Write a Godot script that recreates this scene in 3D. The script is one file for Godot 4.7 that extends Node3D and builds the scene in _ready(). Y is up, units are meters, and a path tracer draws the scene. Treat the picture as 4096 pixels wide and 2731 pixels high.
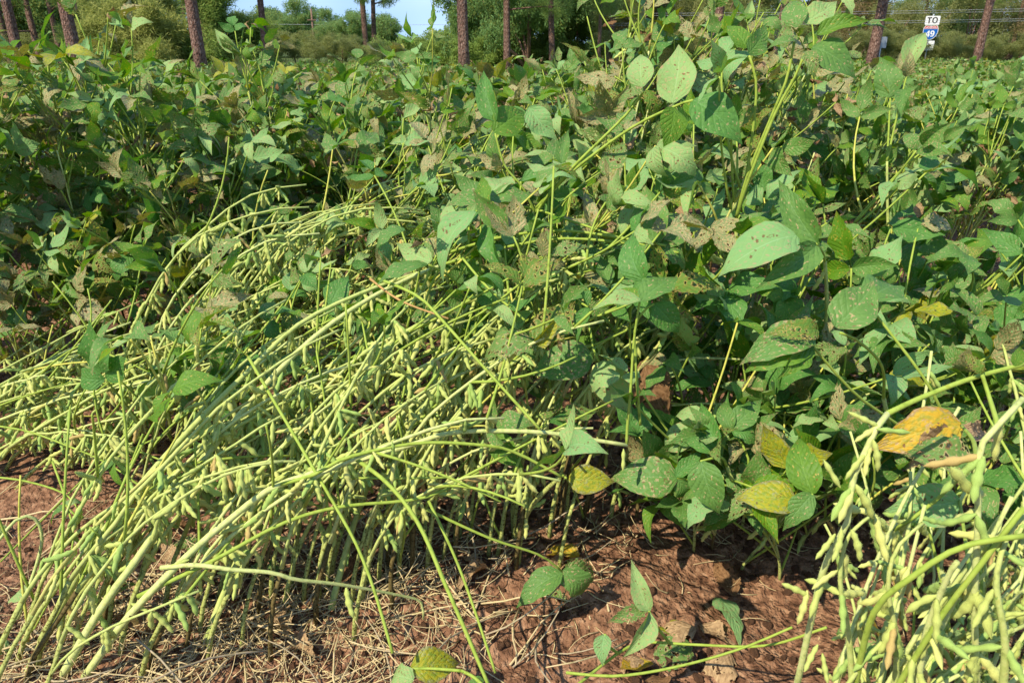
extends Node3D
# A soybean field at harvest time: lodged pod-covered rows by a bare furrow, leafy rows behind, pines and a road sign beyond.

var rng := RandomNumberGenerator.new()
var used := {}
var M := {}
var LEAF := []        # leaflet meshes, near
var LEAF_FAR := []    # leaflet meshes, coarse
var DRY := []         # crumpled dead leaves
var POD := []
var PETIOLE := []     # [mesh, end position, end tangent]
var ground_noise := FastNoiseLite.new()
var clod_noise := FastNoiseLite.new()
var crumb_noise := FastNoiseLite.new()
const ROW_DIR := Vector3(0.9205, 0, -0.3907)
const ROW_AWAY := Vector3(-0.3907, 0, -0.9205)
const ROW_FIRST := 1.436
const ROW_GAP := 0.93

# ---------------------------------------------------------------- set-up
func set_camera_and_light():
	var cam := Camera3D.new()
	cam.name = "camera"
	cam.position = Vector3(0, 1.2, 0)
	cam.rotation_degrees = Vector3(-22.0, 0, 0)
	cam.fov = 50.0
	cam.near = 0.05
	cam.far = 600.0
	var lens := CameraAttributesPhysical.new()
	lens.frustum_focal_length = 25.73
	lens.frustum_focus_distance = 2.0
	lens.exposure_aperture = 14.0
	lens.frustum_near = 0.05
	lens.frustum_far = 600.0
	cam.attributes = lens
	add_child(cam)
	cam.fov = 50.0
	cam.current = true
	var sm := ProceduralSkyMaterial.new()
	sm.sky_top_color = Color(0.32, 0.52, 0.80)
	sm.sky_horizon_color = Color(0.62, 0.76, 0.90)
	sm.sky_curve = 0.16
	sm.ground_bottom_color = Color(0.20, 0.22, 0.14)
	sm.ground_horizon_color = Color(0.45, 0.50, 0.42)
	# thin white cloud low over the trees, the same all round
	var cn := FastNoiseLite.new()
	cn.seed = 14
	cn.frequency = 1.5
	cn.fractal_octaves = 5
	var ci := Image.create_empty(512, 256, false, Image.FORMAT_RGBA8)
	for y in 128:
		var el := (0.5 - (y + 0.5) / 256.0) * PI
		for x in 512:
			var az := TAU * x / 512.0
			var q := Vector3(cos(az), sin(el) * 2.6, sin(az))
			var c := clampf((cn.get_noise_3dv(q) + 0.12) * 1.6, 0.0, 1.0)
			ci.set_pixel(x, y, Color(1, 1, 1, c * 0.42))
	sm.sky_cover = ImageTexture.create_from_image(ci)
	var sky := Sky.new()
	sky.sky_material = sm
	var env := Environment.new()
	env.background_mode = Environment.BG_SKY
	env.sky = sky
	env.tonemap_mode = Environment.TONE_MAPPER_LINEAR
	env.tonemap_exposure = 1.45
	env.sdfgi_enabled = true
	env.ssao_enabled = true
	env.ssil_enabled = true
	var we := WorldEnvironment.new()
	we.name = "world_environment"
	we.environment = env
	add_child(we)
	var sun := DirectionalLight3D.new()
	sun.name = "sun"
	sun.light_energy = 1.5
	sun.light_color = Color(1.0, 0.955, 0.88)
	sun.light_angular_distance = 0.5
	sun.shadow_enabled = true
	add_child(sun)
	var from := Vector3(-0.62, 0.95, 0.60)
	sun.look_at_from_position(from * 20.0, Vector3.ZERO, Vector3.UP)

# ---------------------------------------------------------------- naming
func numbered(called: String) -> String:
	var n: int = used.get(called, 0)
	used[called] = n + 1
	return called if n == 0 else "%s_%03d" % [called, n]

func tag(o: Node, label: String, category: String, group := "", kind := ""):
	if label: o.set_meta("label", label)
	if category: o.set_meta("category", category)
	if group: o.set_meta("group", group)
	if kind: o.set_meta("kind", kind)

func thing(called: String, at: Vector3, label: String, category: String, group := "") -> Node3D:
	var o := Node3D.new()
	o.name = numbered(called)
	add_child(o)
	o.position = at
	tag(o, label, category, group)
	return o

func part(called: String, mesh: Mesh, mat: Material, parent: Node, t := Transform3D()) -> MeshInstance3D:
	var o := MeshInstance3D.new()
	o.name = numbered(called) if parent == self else called
	o.mesh = mesh
	if mat: o.material_override = mat
	o.transform = t
	parent.add_child(o, true)
	return o

func rv(s := 1.0) -> Vector3:
	return Vector3(rng.randf_range(-s, s), rng.randf_range(-s, s), rng.randf_range(-s, s))

func rr(a: float, b: float) -> float:
	return rng.randf_range(a, b)

# ---------------------------------------------------------------- shapes
func frame_from(y_axis: Vector3, z_hint: Vector3) -> Basis:
	var y := y_axis.normalized()
	var x := y.cross(z_hint)
	if x.length() < 0.01: x = y.cross(Vector3(0.31, 0.2, 0.9))
	x = x.normalized()
	return Basis(x, y, x.cross(y))

func tube(pts: Array, radii: Array, sides := 6, bumpy := 0.0, hairs := 0) -> ArrayMesh:
	var st := SurfaceTool.new()
	st.begin(Mesh.PRIMITIVE_TRIANGLES)
	var v := tube_into(st, pts, radii, sides, bumpy)
	for h in hairs:
		var f := rng.randf() * (pts.size() - 1.001)
		var i := int(f)
		var p: Vector3 = pts[i].lerp(pts[i + 1], f - i)
		var d: Vector3 = (pts[i + 1] - pts[i]).normalized()
		var n := d.cross(rv()).normalized()
		p += n * lerpf(radii[i], radii[i + 1], f - i) * 0.95
		var e := p + (n + d * rr(-0.6, 0.6)).normalized() * rr(0.0018, 0.0034)
		var w := d.cross(n) * 0.00022
		for q in [p - w, p + w, e]:
			st.set_uv(Vector2.ZERO)
			st.add_vertex(q)
		for k in 3: st.add_index(v + k)
		v += 3
	st.generate_normals()
	return st.commit()

func tube_into(st: SurfaceTool, pts: Array, radii: Array, sides := 6, bumpy := 0.0, first := 0) -> int:
	var n := pts.size()
	var up := Vector3(0.123, 0.2, 0.97)
	for i in n:
		var d: Vector3 = (pts[mini(i + 1, n - 1)] - pts[maxi(i - 1, 0)]).normalized()
		var b := frame_from(d, up)
		up = b.z
		for k in sides:
			var a := TAU * k / sides
			var r: float = radii[i] * (1.0 + (rr(-bumpy, bumpy) if bumpy > 0.0 else 0.0))
			st.set_uv(Vector2(float(k) / sides, i * 0.5))
			st.add_vertex(pts[i] + (b.x * cos(a) + b.z * sin(a)) * r)
	for i in n - 1:
		for k in sides:
			var a := first + i * sides + k
			var b2 := first + i * sides + (k + 1) % sides
			var c := a + sides
			var d2 := b2 + sides
			st.add_index(a); st.add_index(b2); st.add_index(c)
			st.add_index(b2); st.add_index(d2); st.add_index(c)
	# caps
	st.set_uv(Vector2.ZERO)
	st.add_vertex(pts[0])
	st.set_uv(Vector2.ONE)
	st.add_vertex(pts[n - 1])
	var c0 := first + n * sides
	for k in sides:
		st.add_index(c0); st.add_index(first + (k + 1) % sides); st.add_index(first + k)
		st.add_index(c0 + 1); st.add_index(first + (n - 1) * sides + k); st.add_index(first + (n - 1) * sides + (k + 1) % sides)
	return first + n * sides + 2

func leaf_shape(t: float) -> float:
	var p := pow(t, 0.70)
	var s := sin(PI * p)
	return pow(maxf(s, 0.0), 0.66 if p < 0.5 else 1.22)

# one leaflet: base at the origin, midrib along +y (length 1), face towards +z
func leaflet_mesh(ns: int, nw: int, wid: float, fold: float, droop: float, curl: float, ripple: float, twist: float, notch := 0.0) -> ArrayMesh:
	var st := SurfaceTool.new()
	st.begin(Mesh.PRIMITIVE_TRIANGLES)
	var y := 0.0
	var z := 0.0
	var ph := rr(0, TAU)
	var side := rr(-0.06, 0.06)
	for i in ns + 1:
		var t := float(i) / ns
		var ang := droop * (t * 1.5 - 0.2)
		if i > 0:
			y += cos(ang) / ns
			z -= sin(ang) / ns
		var w := wid * 0.5 * leaf_shape(clampf(t, 0.004, 0.996))
		if notch > 0.0: w *= 1.0 - notch * maxf(0.0, sin(t * 17.0 + ph)) 
		for j in nw + 1:
			var s := 2.0 * j / nw - 1.0
			var x := s * w * cos(fold)
			var dz := absf(s) * w * sin(fold) - curl * w * s * s
			dz += ripple * w * absf(s) * sin(t * 10.0 + ph + s * 1.3)
			var tw := twist * t
			var p := Vector3(x * cos(tw) - dz * sin(tw) + side * sin(t * 2.6), y, x * sin(tw) + dz * cos(tw) + z)
			st.set_uv(Vector2(0.5 + s * 0.5, t))
			st.add_vertex(p)
	for i in ns:
		for j in nw:
			var a := i * (nw + 1) + j
			var b := a + 1
			var c := a + nw + 1
			var d := c + 1
			st.add_index(a); st.add_index(c); st.add_index(b)
			st.add_index(b); st.add_index(c); st.add_index(d)
	st.generate_normals()
	return st.commit()

# one pod: hangs from the origin along -y (length 1), two or three beans
func pod_mesh(beans: int, bend: float, sides: int, rings: int) -> ArrayMesh:
	var st := SurfaceTool.new()
	st.begin(Mesh.PRIMITIVE_TRIANGLES)
	for i in rings + 1:
		var t := float(i) / rings
		var env := pow(sin(PI * clampf(t * 0.93 + 0.045, 0, 1)), 0.55)
		var swell := 0.80 + 0.20 * cos(TAU * (t * beans - 0.5))
		var r := 0.132 * env * swell
		if t < 0.10: r = lerpf(0.028, r, t / 0.10)
		if i == rings: r = 0.006
		var cx := bend * (t * t - t * 0.3)
		for k in sides:
			var a := TAU * k / sides
			st.set_uv(Vector2(float(k) / sides, t))
			st.add_vertex(Vector3(cx + cos(a) * r, -t, sin(a) * r * 0.80))
	for i in rings:
		for k in sides:
			var a := i * sides + k
			var b := i * sides + (k + 1) % sides
			var c := a + sides
			var d := b + sides
			st.add_index(a); st.add_index(c); st.add_index(b)
			st.add_index(b); st.add_index(c); st.add_index(d)
	# the down of the pod: short stiff hairs
	var v := (rings + 1) * sides
	for h in 110:
		var t := rr(0.05, 0.97)
		var a := rr(0, TAU)
		var r := 0.132 * pow(sin(PI * clampf(t * 0.93 + 0.045, 0, 1)), 0.55) * (0.80 + 0.20 * cos(TAU * (t * beans - 0.5)))
		var n := Vector3(cos(a), 0, sin(a))
		var p := Vector3(bend * (t * t - t * 0.3), -t, 0) + n * Vector3(r, 0, r * 0.8) * 0.97
		var e := p + (n + rv(0.5)).normalized() * rr(0.03, 0.055)
		var w := Vector3(-sin(a), rr(-0.5, 0.5), cos(a)).normalized() * 0.0035
		for q in [p - w, p + w, e]:
			st.set_uv(Vector2(0.5, t))
			st.add_vertex(q)
		for k in 3: st.add_index(v + k)
		v += 3
	st.generate_normals()
	return st.commit()

func make_library():
	for k in 20:
		var fold: float = [0.12, 0.3, 0.5, 0.2, 0.7, 0.35, 0.05, 0.25, 0.9, 0.4, 0.15, 0.3, 0.55, 0.2][k % 14]
		var droop: float = [0.3, 0.6, 0.9, 1.3, 0.4, -0.3, 0.7, 1.0, 0.5, 0.2, 1.6, 0.8, 1.1, 0.1][k % 14] * (1.0 if k < 14 else -0.6)
		var w := rr(0.42, 0.64)
		var curl := rr(-0.1, 0.35)
		var rip := rr(0.06, 0.26)
		var tw := rr(-0.5, 0.5)
		LEAF.append(leaflet_mesh(9, 4, w, fold, droop, curl, rip, tw, [0.0, 0.16, 0.06, 0.3][k % 4]))
		LEAF_FAR.append(leaflet_mesh(4, 2, w, fold, droop, curl, rip * 0.5, tw))
	for k in 5:
		DRY.append(leaflet_mesh(10, 6, rr(0.45, 0.62), rr(0.1, 0.8), rr(-0.8, 1.6), rr(-0.6, 0.6), rr(0.25, 0.5), rr(-1.2, 1.2), 0.25))
	for k in 6:
		POD.append(pod_mesh([3, 3, 2, 3, 2, 3][k], [0.12, 0.25, 0.06, -0.1, 0.2, 0.32][k], 7, 11))
	for k in 10:
		var ln := 0.12 + 0.03 * k
		var pts := []
		var rad := []
		var p := Vector3.ZERO
		var bend := rr(-0.5, 0.9)
		var sway := rr(-0.4, 0.4)
		var d := Vector3.UP
		for i in 7:
			var t := i / 6.0
			pts.append(p)
			rad.append(lerpf(0.0034, 0.0022, t))
			d = Vector3(sin(bend * t), cos(bend * t), sway * t).normalized()
			p += d * ln / 6.0
		PETIOLE.append([tube(pts, rad, 5), pts[6], d])

# ---------------------------------------------------------------- materials
func lin(r: float, g: float, b: float) -> Color:
	return Color(r, g, b).linear_to_srgb()

func noise_tex(freq: float, octaves: int, stops: Array, size := 256, kind := FastNoiseLite.TYPE_SIMPLEX_SMOOTH, sd := 1) -> ImageTexture:
	# colours picked by noise value; seamless
	var n := FastNoiseLite.new()
	n.seed = sd
	n.noise_type = kind
	n.frequency = freq
	n.fractal_octaves = octaves
	n.fractal_type = FastNoiseLite.FRACTAL_FBM if octaves > 1 else FastNoiseLite.FRACTAL_NONE
	var im := n.get_seamless_image(size, size)
	var out := Image.create_empty(size, size, false, Image.FORMAT_RGB8)
	var gr := Gradient.new()
	gr.offsets = PackedFloat32Array(stops.map(func(s): return s[0]))
	gr.colors = PackedColorArray(stops.map(func(s): return s[1]))
	var lut := []
	for i in 256: lut.append(gr.sample(i / 255.0))
	var d := im.get_data()
	for y in size:
		for x in size:
			out.set_pixel(x, y, lut[d[y * size + x]])
	return ImageTexture.create_from_image(out)

func grey_tex(freq: float, octaves: int, size := 256, sd := 1, kind := FastNoiseLite.TYPE_SIMPLEX_SMOOTH) -> ImageTexture:
	return noise_tex(freq, octaves, [[0.0, Color.BLACK], [1.0, Color.WHITE]], size, kind, sd)

const TW := 192
const TH := 288
var relief: ImageTexture

# A leaf's own colouring: body, paler veins, mottling, insect holes with brown rims, brown scorch at the margin.
func leaf_tex(body: Color, vein: Color, mottle: Color, spots: int, holes: int, scorch: float, lace: float, sd: int) -> ImageTexture:
	var r := RandomNumberGenerator.new()
	r.seed = sd
	var n := FastNoiseLite.new()
	n.seed = sd
	n.frequency = 0.035
	n.fractal_octaves = 3
	var f := FastNoiseLite.new()
	f.seed = sd + 7
	f.noise_type = FastNoiseLite.TYPE_CELLULAR
	f.cellular_return_type = FastNoiseLite.RETURN_DISTANCE2_SUB
	f.frequency = 0.16
	var brown := Color(0.52, 0.38, 0.24)
	var tan_ := Color(0.76, 0.65, 0.47)
	var data := PackedByteArray()
	data.resize(TW * TH * 4)
	for y in TH:
		var v := float(y) / (TH - 1)
		for x in TW:
			var u := float(x) / (TW - 1)
			var a := absf(u - 0.5) * 2.0
			var m := n.get_noise_2d(x, y)
			var c := body.lerp(mottle, clampf(m * 1.3 + 0.35, 0.0, 1.0))
			var s := (v - 0.30 * pow(a, 0.85)) * 8.5
			var q := absf(s - roundf(s))
			var vw := maxf(0.0, 1.0 - q / 0.075) * (1.0 - a * 0.5) * 0.55
			vw = maxf(vw, maxf(0.0, 1.0 - a / 0.045))
			c = c.lerp(vein, clampf(vw, 0.0, 1.0) * 0.8)
			var alpha := 1.0
			if scorch > 0.0:
				var e := maxf(a, v * 1.02) + m * 0.30
				var k := clampf((e - (1.0 - scorch)) * 5.0, 0.0, 1.0)
				c = c.lerp(brown.lerp(tan_, clampf(m + 0.5, 0.0, 1.0)), k)
				if e > 1.0 - scorch * 0.35 and vw < 0.3: alpha = 0.0
			if lace > 0.0:
				var g := f.get_noise_2d(x, y)
				var k2 := clampf(lace + m * 0.9 - 0.45 + maxf(a, v) * 0.35, 0.0, 1.0)
				if vw < 0.25 and g > lerpf(0.3, -0.82, k2): alpha = 0.0
				c = c.lerp(tan_, k2 * 0.75)
			var o := (y * TW + x) * 4
			data[o] = int(clampf(c.r, 0, 1) * 255); data[o + 1] = int(clampf(c.g, 0, 1) * 255); data[o + 2] = int(clampf(c.b, 0, 1) * 255)
			data[o + 3] = int(alpha * 255)
	for k in spots + holes:
		var hole := k >= spots
		var cx := r.randf_range(0.05, 0.95) * TW
		var cy := r.randf_range(0.04, 0.98) * TH
		var rad := r.randf_range(1.5, 4.5) if not hole else r.randf_range(2.5, 8.5)
		var sx := r.randf_range(0.5, 1.4)
		var ph := r.randf_range(0, TAU)
		var reach := int(rad * 3.0) + 2
		for yy in range(maxi(0, int(cy) - reach), mini(TH, int(cy) + reach)):
			for xx in range(maxi(0, int(cx) - reach), mini(TW, int(cx) + reach)):
				var dx := (xx - cx) * sx
				var dy := yy - cy
				var an := atan2(dy, dx)
				var dd := sqrt(dx * dx + dy * dy) / (rad * (1.0 + 0.3 * sin(an * 2.0 + ph) + 0.2 * sin(an * 5.0 - ph)))
				var o2 := (yy * TW + xx) * 4
				if dd < 1.0 and hole:
					data[o2 + 3] = 0
				elif dd < (1.7 if hole else 1.2):
					var cc := tan_ if (int(cx) + int(cy)) % 5 else brown
					var w := 0.85 if dd < 1.35 else 0.4
					data[o2] = int(lerpf(data[o2], cc.r * 255, w)); data[o2 + 1] = int(lerpf(data[o2 + 1], cc.g * 255, w)); data[o2 + 2] = int(lerpf(data[o2 + 2], cc.b * 255, w))
	return ImageTexture.create_from_image(Image.create_from_data(TW, TH, false, Image.FORMAT_RGBA8, data))

func leaf_relief() -> ImageTexture:
	var n := FastNoiseLite.new()
	n.seed = 5
	n.frequency = 0.06
	n.fractal_octaves = 2
	var data := PackedByteArray()
	data.resize(TW * TH)
	for y in TH:
		var v := float(y) / (TH - 1)
		for x in TW:
			var a := absf(float(x) / (TW - 1) - 0.5) * 2.0
			var s := (v - 0.30 * pow(a, 0.85)) * 8.5
			var q := absf(s - roundf(s)) * 2.0
			var h := pow(sin(q * PI * 0.5), 0.7) * minf(1.0, a * 7.0)
			h = h * 0.7 + n.get_noise_2d(x, y) * 0.35 + 0.2
			data[y * TW + x] = int(clampf(h, 0, 1) * 255)
	return ImageTexture.create_from_image(Image.create_from_data(TW, TH, false, Image.FORMAT_L8, data))

func leaf_mat(called: String, tex: Texture2D, tint: Color, back: Color, rough := 0.55, spec := 0.4, holes := false):
	var m := StandardMaterial3D.new()
	m.resource_name = called
	m.albedo_texture = tex
	m.albedo_color = tint
	if holes:
		m.transparency = BaseMaterial3D.TRANSPARENCY_ALPHA_SCISSOR
		m.alpha_scissor_threshold = 0.5
	m.cull_mode = BaseMaterial3D.CULL_DISABLED
	m.roughness = rough
	m.metallic_specular = spec
	m.backlight_enabled = true
	m.backlight = back
	m.heightmap_enabled = true
	m.heightmap_texture = relief
	m.heightmap_scale = 0.13
	M[called] = m

func plain(called: String, c: Color, rough := 0.8, rim := 0.0, tex: Texture2D = null, scale := 1.0, bump: Texture2D = null, depth := 0.1) -> StandardMaterial3D:
	var m := StandardMaterial3D.new()
	m.resource_name = called
	m.albedo_color = c
	m.roughness = rough
	m.metallic_specular = 0.25
	m.cull_mode = BaseMaterial3D.CULL_DISABLED
	if rim > 0.0:
		m.rim_enabled = true
		m.rim = rim
		m.rim_tint = 0.75
	if tex or bump:
		m.uv1_triplanar = true
		m.uv1_scale = Vector3.ONE * scale
	if tex: m.albedo_texture = tex
	if bump:
		m.heightmap_enabled = true
		m.heightmap_texture = bump
		m.heightmap_scale = depth
	M[called] = m
	return m

func make_materials():
	relief = leaf_relief()
	var back := Color(0.80, 0.86, 0.34)
	var green := Color(0.41, 0.565, 0.26)
	var vein := Color(0.48, 0.64, 0.36)
	var ta := leaf_tex(green, vein, Color(0.36, 0.52, 0.24), 34, 0, 0.0, 0.0, 11)
	var tb := leaf_tex(green, vein, Color(0.42, 0.57, 0.27), 80, 6, 0.05, 0.0, 12)
	var tb2 := leaf_tex(Color(0.41, 0.565, 0.26), vein, Color(0.48, 0.58, 0.27), 130, 10, 0.10, 0.0, 32)
	var tc2 := leaf_tex(Color(0.39, 0.55, 0.26), vein, Color(0.47, 0.54, 0.26), 20, 55, 0.24, 0.0, 33)
	var tc := leaf_tex(Color(0.41, 0.555, 0.27), vein, Color(0.49, 0.56, 0.27), 60, 34, 0.14, 0.0, 13)
	var td := leaf_tex(Color(0.46, 0.53, 0.32), Color(0.60, 0.61, 0.40), Color(0.57, 0.54, 0.34), 40, 20, 0.22, 0.55, 14)
	var te := leaf_tex(Color(0.82, 0.67, 0.18), Color(0.82, 0.74, 0.32), Color(0.64, 0.62, 0.22), 50, 10, 0.20, 0.0, 15)
	var tf := leaf_tex(Color(0.67, 0.56, 0.41), Color(0.76, 0.66, 0.50), Color(0.53, 0.43, 0.31), 30, 16, 0.16, 0.0, 16)
	var tp := leaf_tex(Color(0.58, 0.71, 0.43), Color(0.68, 0.78, 0.53), Color(0.61, 0.71, 0.43), 40, 6, 0.05, 0.0, 17)
	leaf_mat("leaf_green", ta, Color(1, 1, 1), back)
	leaf_mat("leaf_blue_green", ta, Color(0.92, 1.0, 0.96), back)
	leaf_mat("leaf_fresh", ta, Color(1.0, 1.0, 0.72), back)
	leaf_mat("leaf_olive", tb, Color(0.92, 0.97, 0.50), Color(0.86, 0.90, 0.30))
	leaf_mat("leaf_spotted", tb, Color(1, 1, 1), back)
	leaf_mat("leaf_spotted_dull", tb2, Color(0.92, 0.98, 0.95), back)
	leaf_mat("leaf_pale", tp, Color(1, 1, 1), back, 0.7, 0.3)
	leaf_mat("leaf_pale_grey", tp, Color(0.90, 0.97, 0.98), back, 0.7, 0.3)
	leaf_mat("leaf_yellow", te, Color(1, 1, 1), Color(0.85, 0.75, 0.3))
	leaf_mat("leaf_yellowing", te, Color(0.80, 0.95, 0.85), Color(0.8, 0.8, 0.3))
	for far in ["", "_far"]:
		var cut: bool = far == ""
		leaf_mat("leaf_chewed" + far, tc, Color(1, 1, 1), back, 0.55, 0.4, cut)
		leaf_mat("leaf_chewed_olive" + far, tc2, Color(1.0, 0.97, 0.78), back, 0.55, 0.4, cut)
		leaf_mat("leaf_lacy" + far, td, Color(1, 1, 1), Color(0.7, 0.7, 0.35), 0.55, 0.4, true)
		leaf_mat("leaf_dry" + far, tf, Color(1, 1, 1), Color(0.5, 0.4, 0.25), 0.85, 0.2, cut)
	leaf_mat("leaf_dry_dark", tf, Color(0.76, 0.70, 0.66), Color(0.4, 0.3, 0.2), 0.85, 0.2, true)
	var streak := noise_tex(0.03, 3, [[0.0, Color(0.62, 0.64, 0.56)], [0.35, Color(0.92, 0.95, 0.85)], [0.75, Color(1, 1, 1)], [1.0, Color(0.95, 0.9, 0.75)]], 128, FastNoiseLite.TYPE_SIMPLEX_SMOOTH, 3)
	var fleck := noise_tex(0.05, 4, [[0.0, Color(0.30, 0.24, 0.17)], [0.28, Color(0.42, 0.34, 0.22)], [0.42, Color(0.93, 0.95, 0.86)], [1.0, Color(1, 1, 1)]], 256, FastNoiseLite.TYPE_SIMPLEX_SMOOTH, 4)
	plain("stem", Color(0.72, 0.75, 0.45), 0.8, 0.3, streak, 14.0)
	plain("stem_pale", Color(0.77, 0.79, 0.52), 0.8, 0.3, streak, 14.0)
	plain("stem_yellow", Color(0.73, 0.71, 0.42), 0.7, 0.4, streak, 14.0)
	plain("stem_foot", Color(0.69, 0.71, 0.42), 0.75, 0.2, fleck, 9.0)
	plain("stem_woody", Color(0.44, 0.38, 0.24), 0.85, 0.0, fleck, 9.0)
	plain("petiole", Color(0.60, 0.67, 0.29), 0.6, 0.3, streak, 10.0)
	plain("petiole_yellow", Color(0.76, 0.74, 0.36), 0.6, 0.2, streak, 10.0)
	plain("petiole_dry", Color(0.72, 0.57, 0.38), 0.8, 0.0, streak, 10.0)
	plain("pod", Color(0.71, 0.74, 0.42), 0.85, 0.35, streak, 22.0)
	plain("pod_yellow", Color(0.78, 0.78, 0.47), 0.85, 0.35, streak, 22.0)
	plain("pod_green", Color(0.61, 0.70, 0.38), 0.85, 0.35, streak, 22.0)
	plain("pod_dry", Color(0.72, 0.62, 0.40), 0.85, 0.2, streak, 22.0)
	plain("straw", Color(0.80, 0.71, 0.56), 0.85, 0.0, streak, 10.0)
	plain("straw_grey", Color(0.68, 0.61, 0.52), 0.85, 0.0, streak, 10.0)
	var soil_tex := noise_tex(0.018, 6, [[0.0, Color(0.27, 0.18, 0.125)], [0.35, Color(0.44, 0.315, 0.23)], [0.6, Color(0.57, 0.425, 0.315)], [1.0, Color(0.72, 0.59, 0.46)]], 512, FastNoiseLite.TYPE_SIMPLEX_SMOOTH, 8)
	var soil_h := grey_tex(0.03, 6, 512, 9)
	plain("soil", Color(1, 1, 1), 0.95, 0.0, soil_tex, 3.1, soil_h, 1.6)
	plain("clod", Color(1, 1, 1), 0.95, 0.0, soil_tex, 6.0, soil_h, 1.0)
	M["soil"].uv1_world_triplanar = true
	var bark_tex := noise_tex(0.04, 5, [[0.0, Color(0.24, 0.17, 0.14)], [0.4, Color(0.43, 0.335, 0.29)], [0.65, Color(0.55, 0.455, 0.40)], [1.0, Color(0.72, 0.67, 0.62)]], 256, FastNoiseLite.TYPE_SIMPLEX_SMOOTH, 21)
	var bark := plain("bark", Color(1.0, 0.97, 0.96), 0.95, 0.0, bark_tex, 1.0, grey_tex(0.05, 4, 256, 22), 6.0)
	bark.uv1_scale = Vector3(2.2, 0.7, 2.2)
	var grey_bark := plain("bark_grey", Color(1, 0.98, 0.95), 0.95, 0.0, bark_tex, 1.0)
	grey_bark.uv1_scale = Vector3(2.2, 0.7, 2.2)
	for f in [["needle", Color(0.32, 0.42, 0.20)], ["bush_yellow", Color(0.55, 0.56, 0.30)], ["bush_green", Color(0.44, 0.53, 0.25)],
			["bush_olive", Color(0.45, 0.46, 0.28)], ["bush_brown", Color(0.44, 0.37, 0.27)], ["tree_green", Color(0.35, 0.47, 0.27)]]:
		var m := plain(f[0], f[1], 0.7)
		m.backlight_enabled = true
		m.backlight = Color(0.62, 0.66, 0.36)
	plain("sign_white", Color(0.86, 0.87, 0.86), 0.45)
	plain("sign_black", Color(0.10, 0.10, 0.10), 0.5)
	plain("sign_red", Color(0.72, 0.16, 0.15), 0.45)
	plain("sign_blue", Color(0.09, 0.36, 0.66), 0.45)
	plain("sign_metal", Color(0.62, 0.65, 0.67), 0.5)
	plain("cable", Color(0.62, 0.63, 0.64), 0.6)
	plain("grass", Color(0.38, 0.44, 0.22), 0.9)

# ---------------------------------------------------------------- ground
func row_place(row: float, s: float) -> Vector3:
	return ROW_AWAY * (ROW_FIRST + ROW_GAP * (row - 1.0)) + ROW_DIR * s

func ground_y(x: float, z: float) -> float:
	var away := x * ROW_AWAY.x + z * ROW_AWAY.z
	var bed := cos((away - ROW_FIRST) / ROW_GAP * TAU) * 0.022
	var h := bed + ground_noise.get_noise_2d(x, z) * 0.035
	var near := clampf(1.0 - Vector2(x, z + 1.5).length() / 6.0, 0.0, 1.0)
	if near > 0.0:
		var c := clod_noise.get_noise_2d(x, z)
		h += near * (maxf(0.0, c) * 0.018 + crumb_noise.get_noise_2d(x, z) * 0.011)
	return h - 0.02

func axis(lo: float, hi: float, step: float, far: float) -> PackedFloat32Array:
	var out := PackedFloat32Array()
	var v := lo
	while v < hi:
		out.append(v)
		v += step
	var g := step
	while v < far:
		out.append(v)
		g *= 1.35
		v += g
	out.append(far)
	var head := PackedFloat32Array()
	v = lo
	g = step
	while v > -far:
		g *= 1.35
		v -= g
		head.append(maxf(v, -far))
	head.reverse()
	head.append_array(out)
	return head

func make_ground():
	ground_noise.seed = 3
	ground_noise.frequency = 1.6
	ground_noise.fractal_octaves = 3
	crumb_noise.seed = 6
	crumb_noise.noise_type = FastNoiseLite.TYPE_CELLULAR
	crumb_noise.frequency = 22.0
	crumb_noise.fractal_octaves = 3
	clod_noise.seed = 4
	clod_noise.frequency = 9.0
	clod_noise.fractal_octaves = 4
	var xs := axis(-1.5, 1.3, 0.009, 500.0)
	var zs := axis(-2.3, -0.95, 0.009, 500.0)
	var st := SurfaceTool.new()
	st.begin(Mesh.PRIMITIVE_TRIANGLES)
	for z in zs:
		for x in xs:
			st.add_vertex(Vector3(x, ground_y(x, z), z))
	var w := xs.size()
	for j in zs.size() - 1:
		for i in w - 1:
			var a := j * w + i
			st.add_index(a); st.add_index(a + 1); st.add_index(a + w)
			st.add_index(a + 1); st.add_index(a + w + 1); st.add_index(a + w)
	st.generate_normals()
	var g := part("ground", st.commit(), M.soil, self)
	tag(g, "reddish brown bare soil of the field between the rows", "ground", "", "structure")

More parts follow.
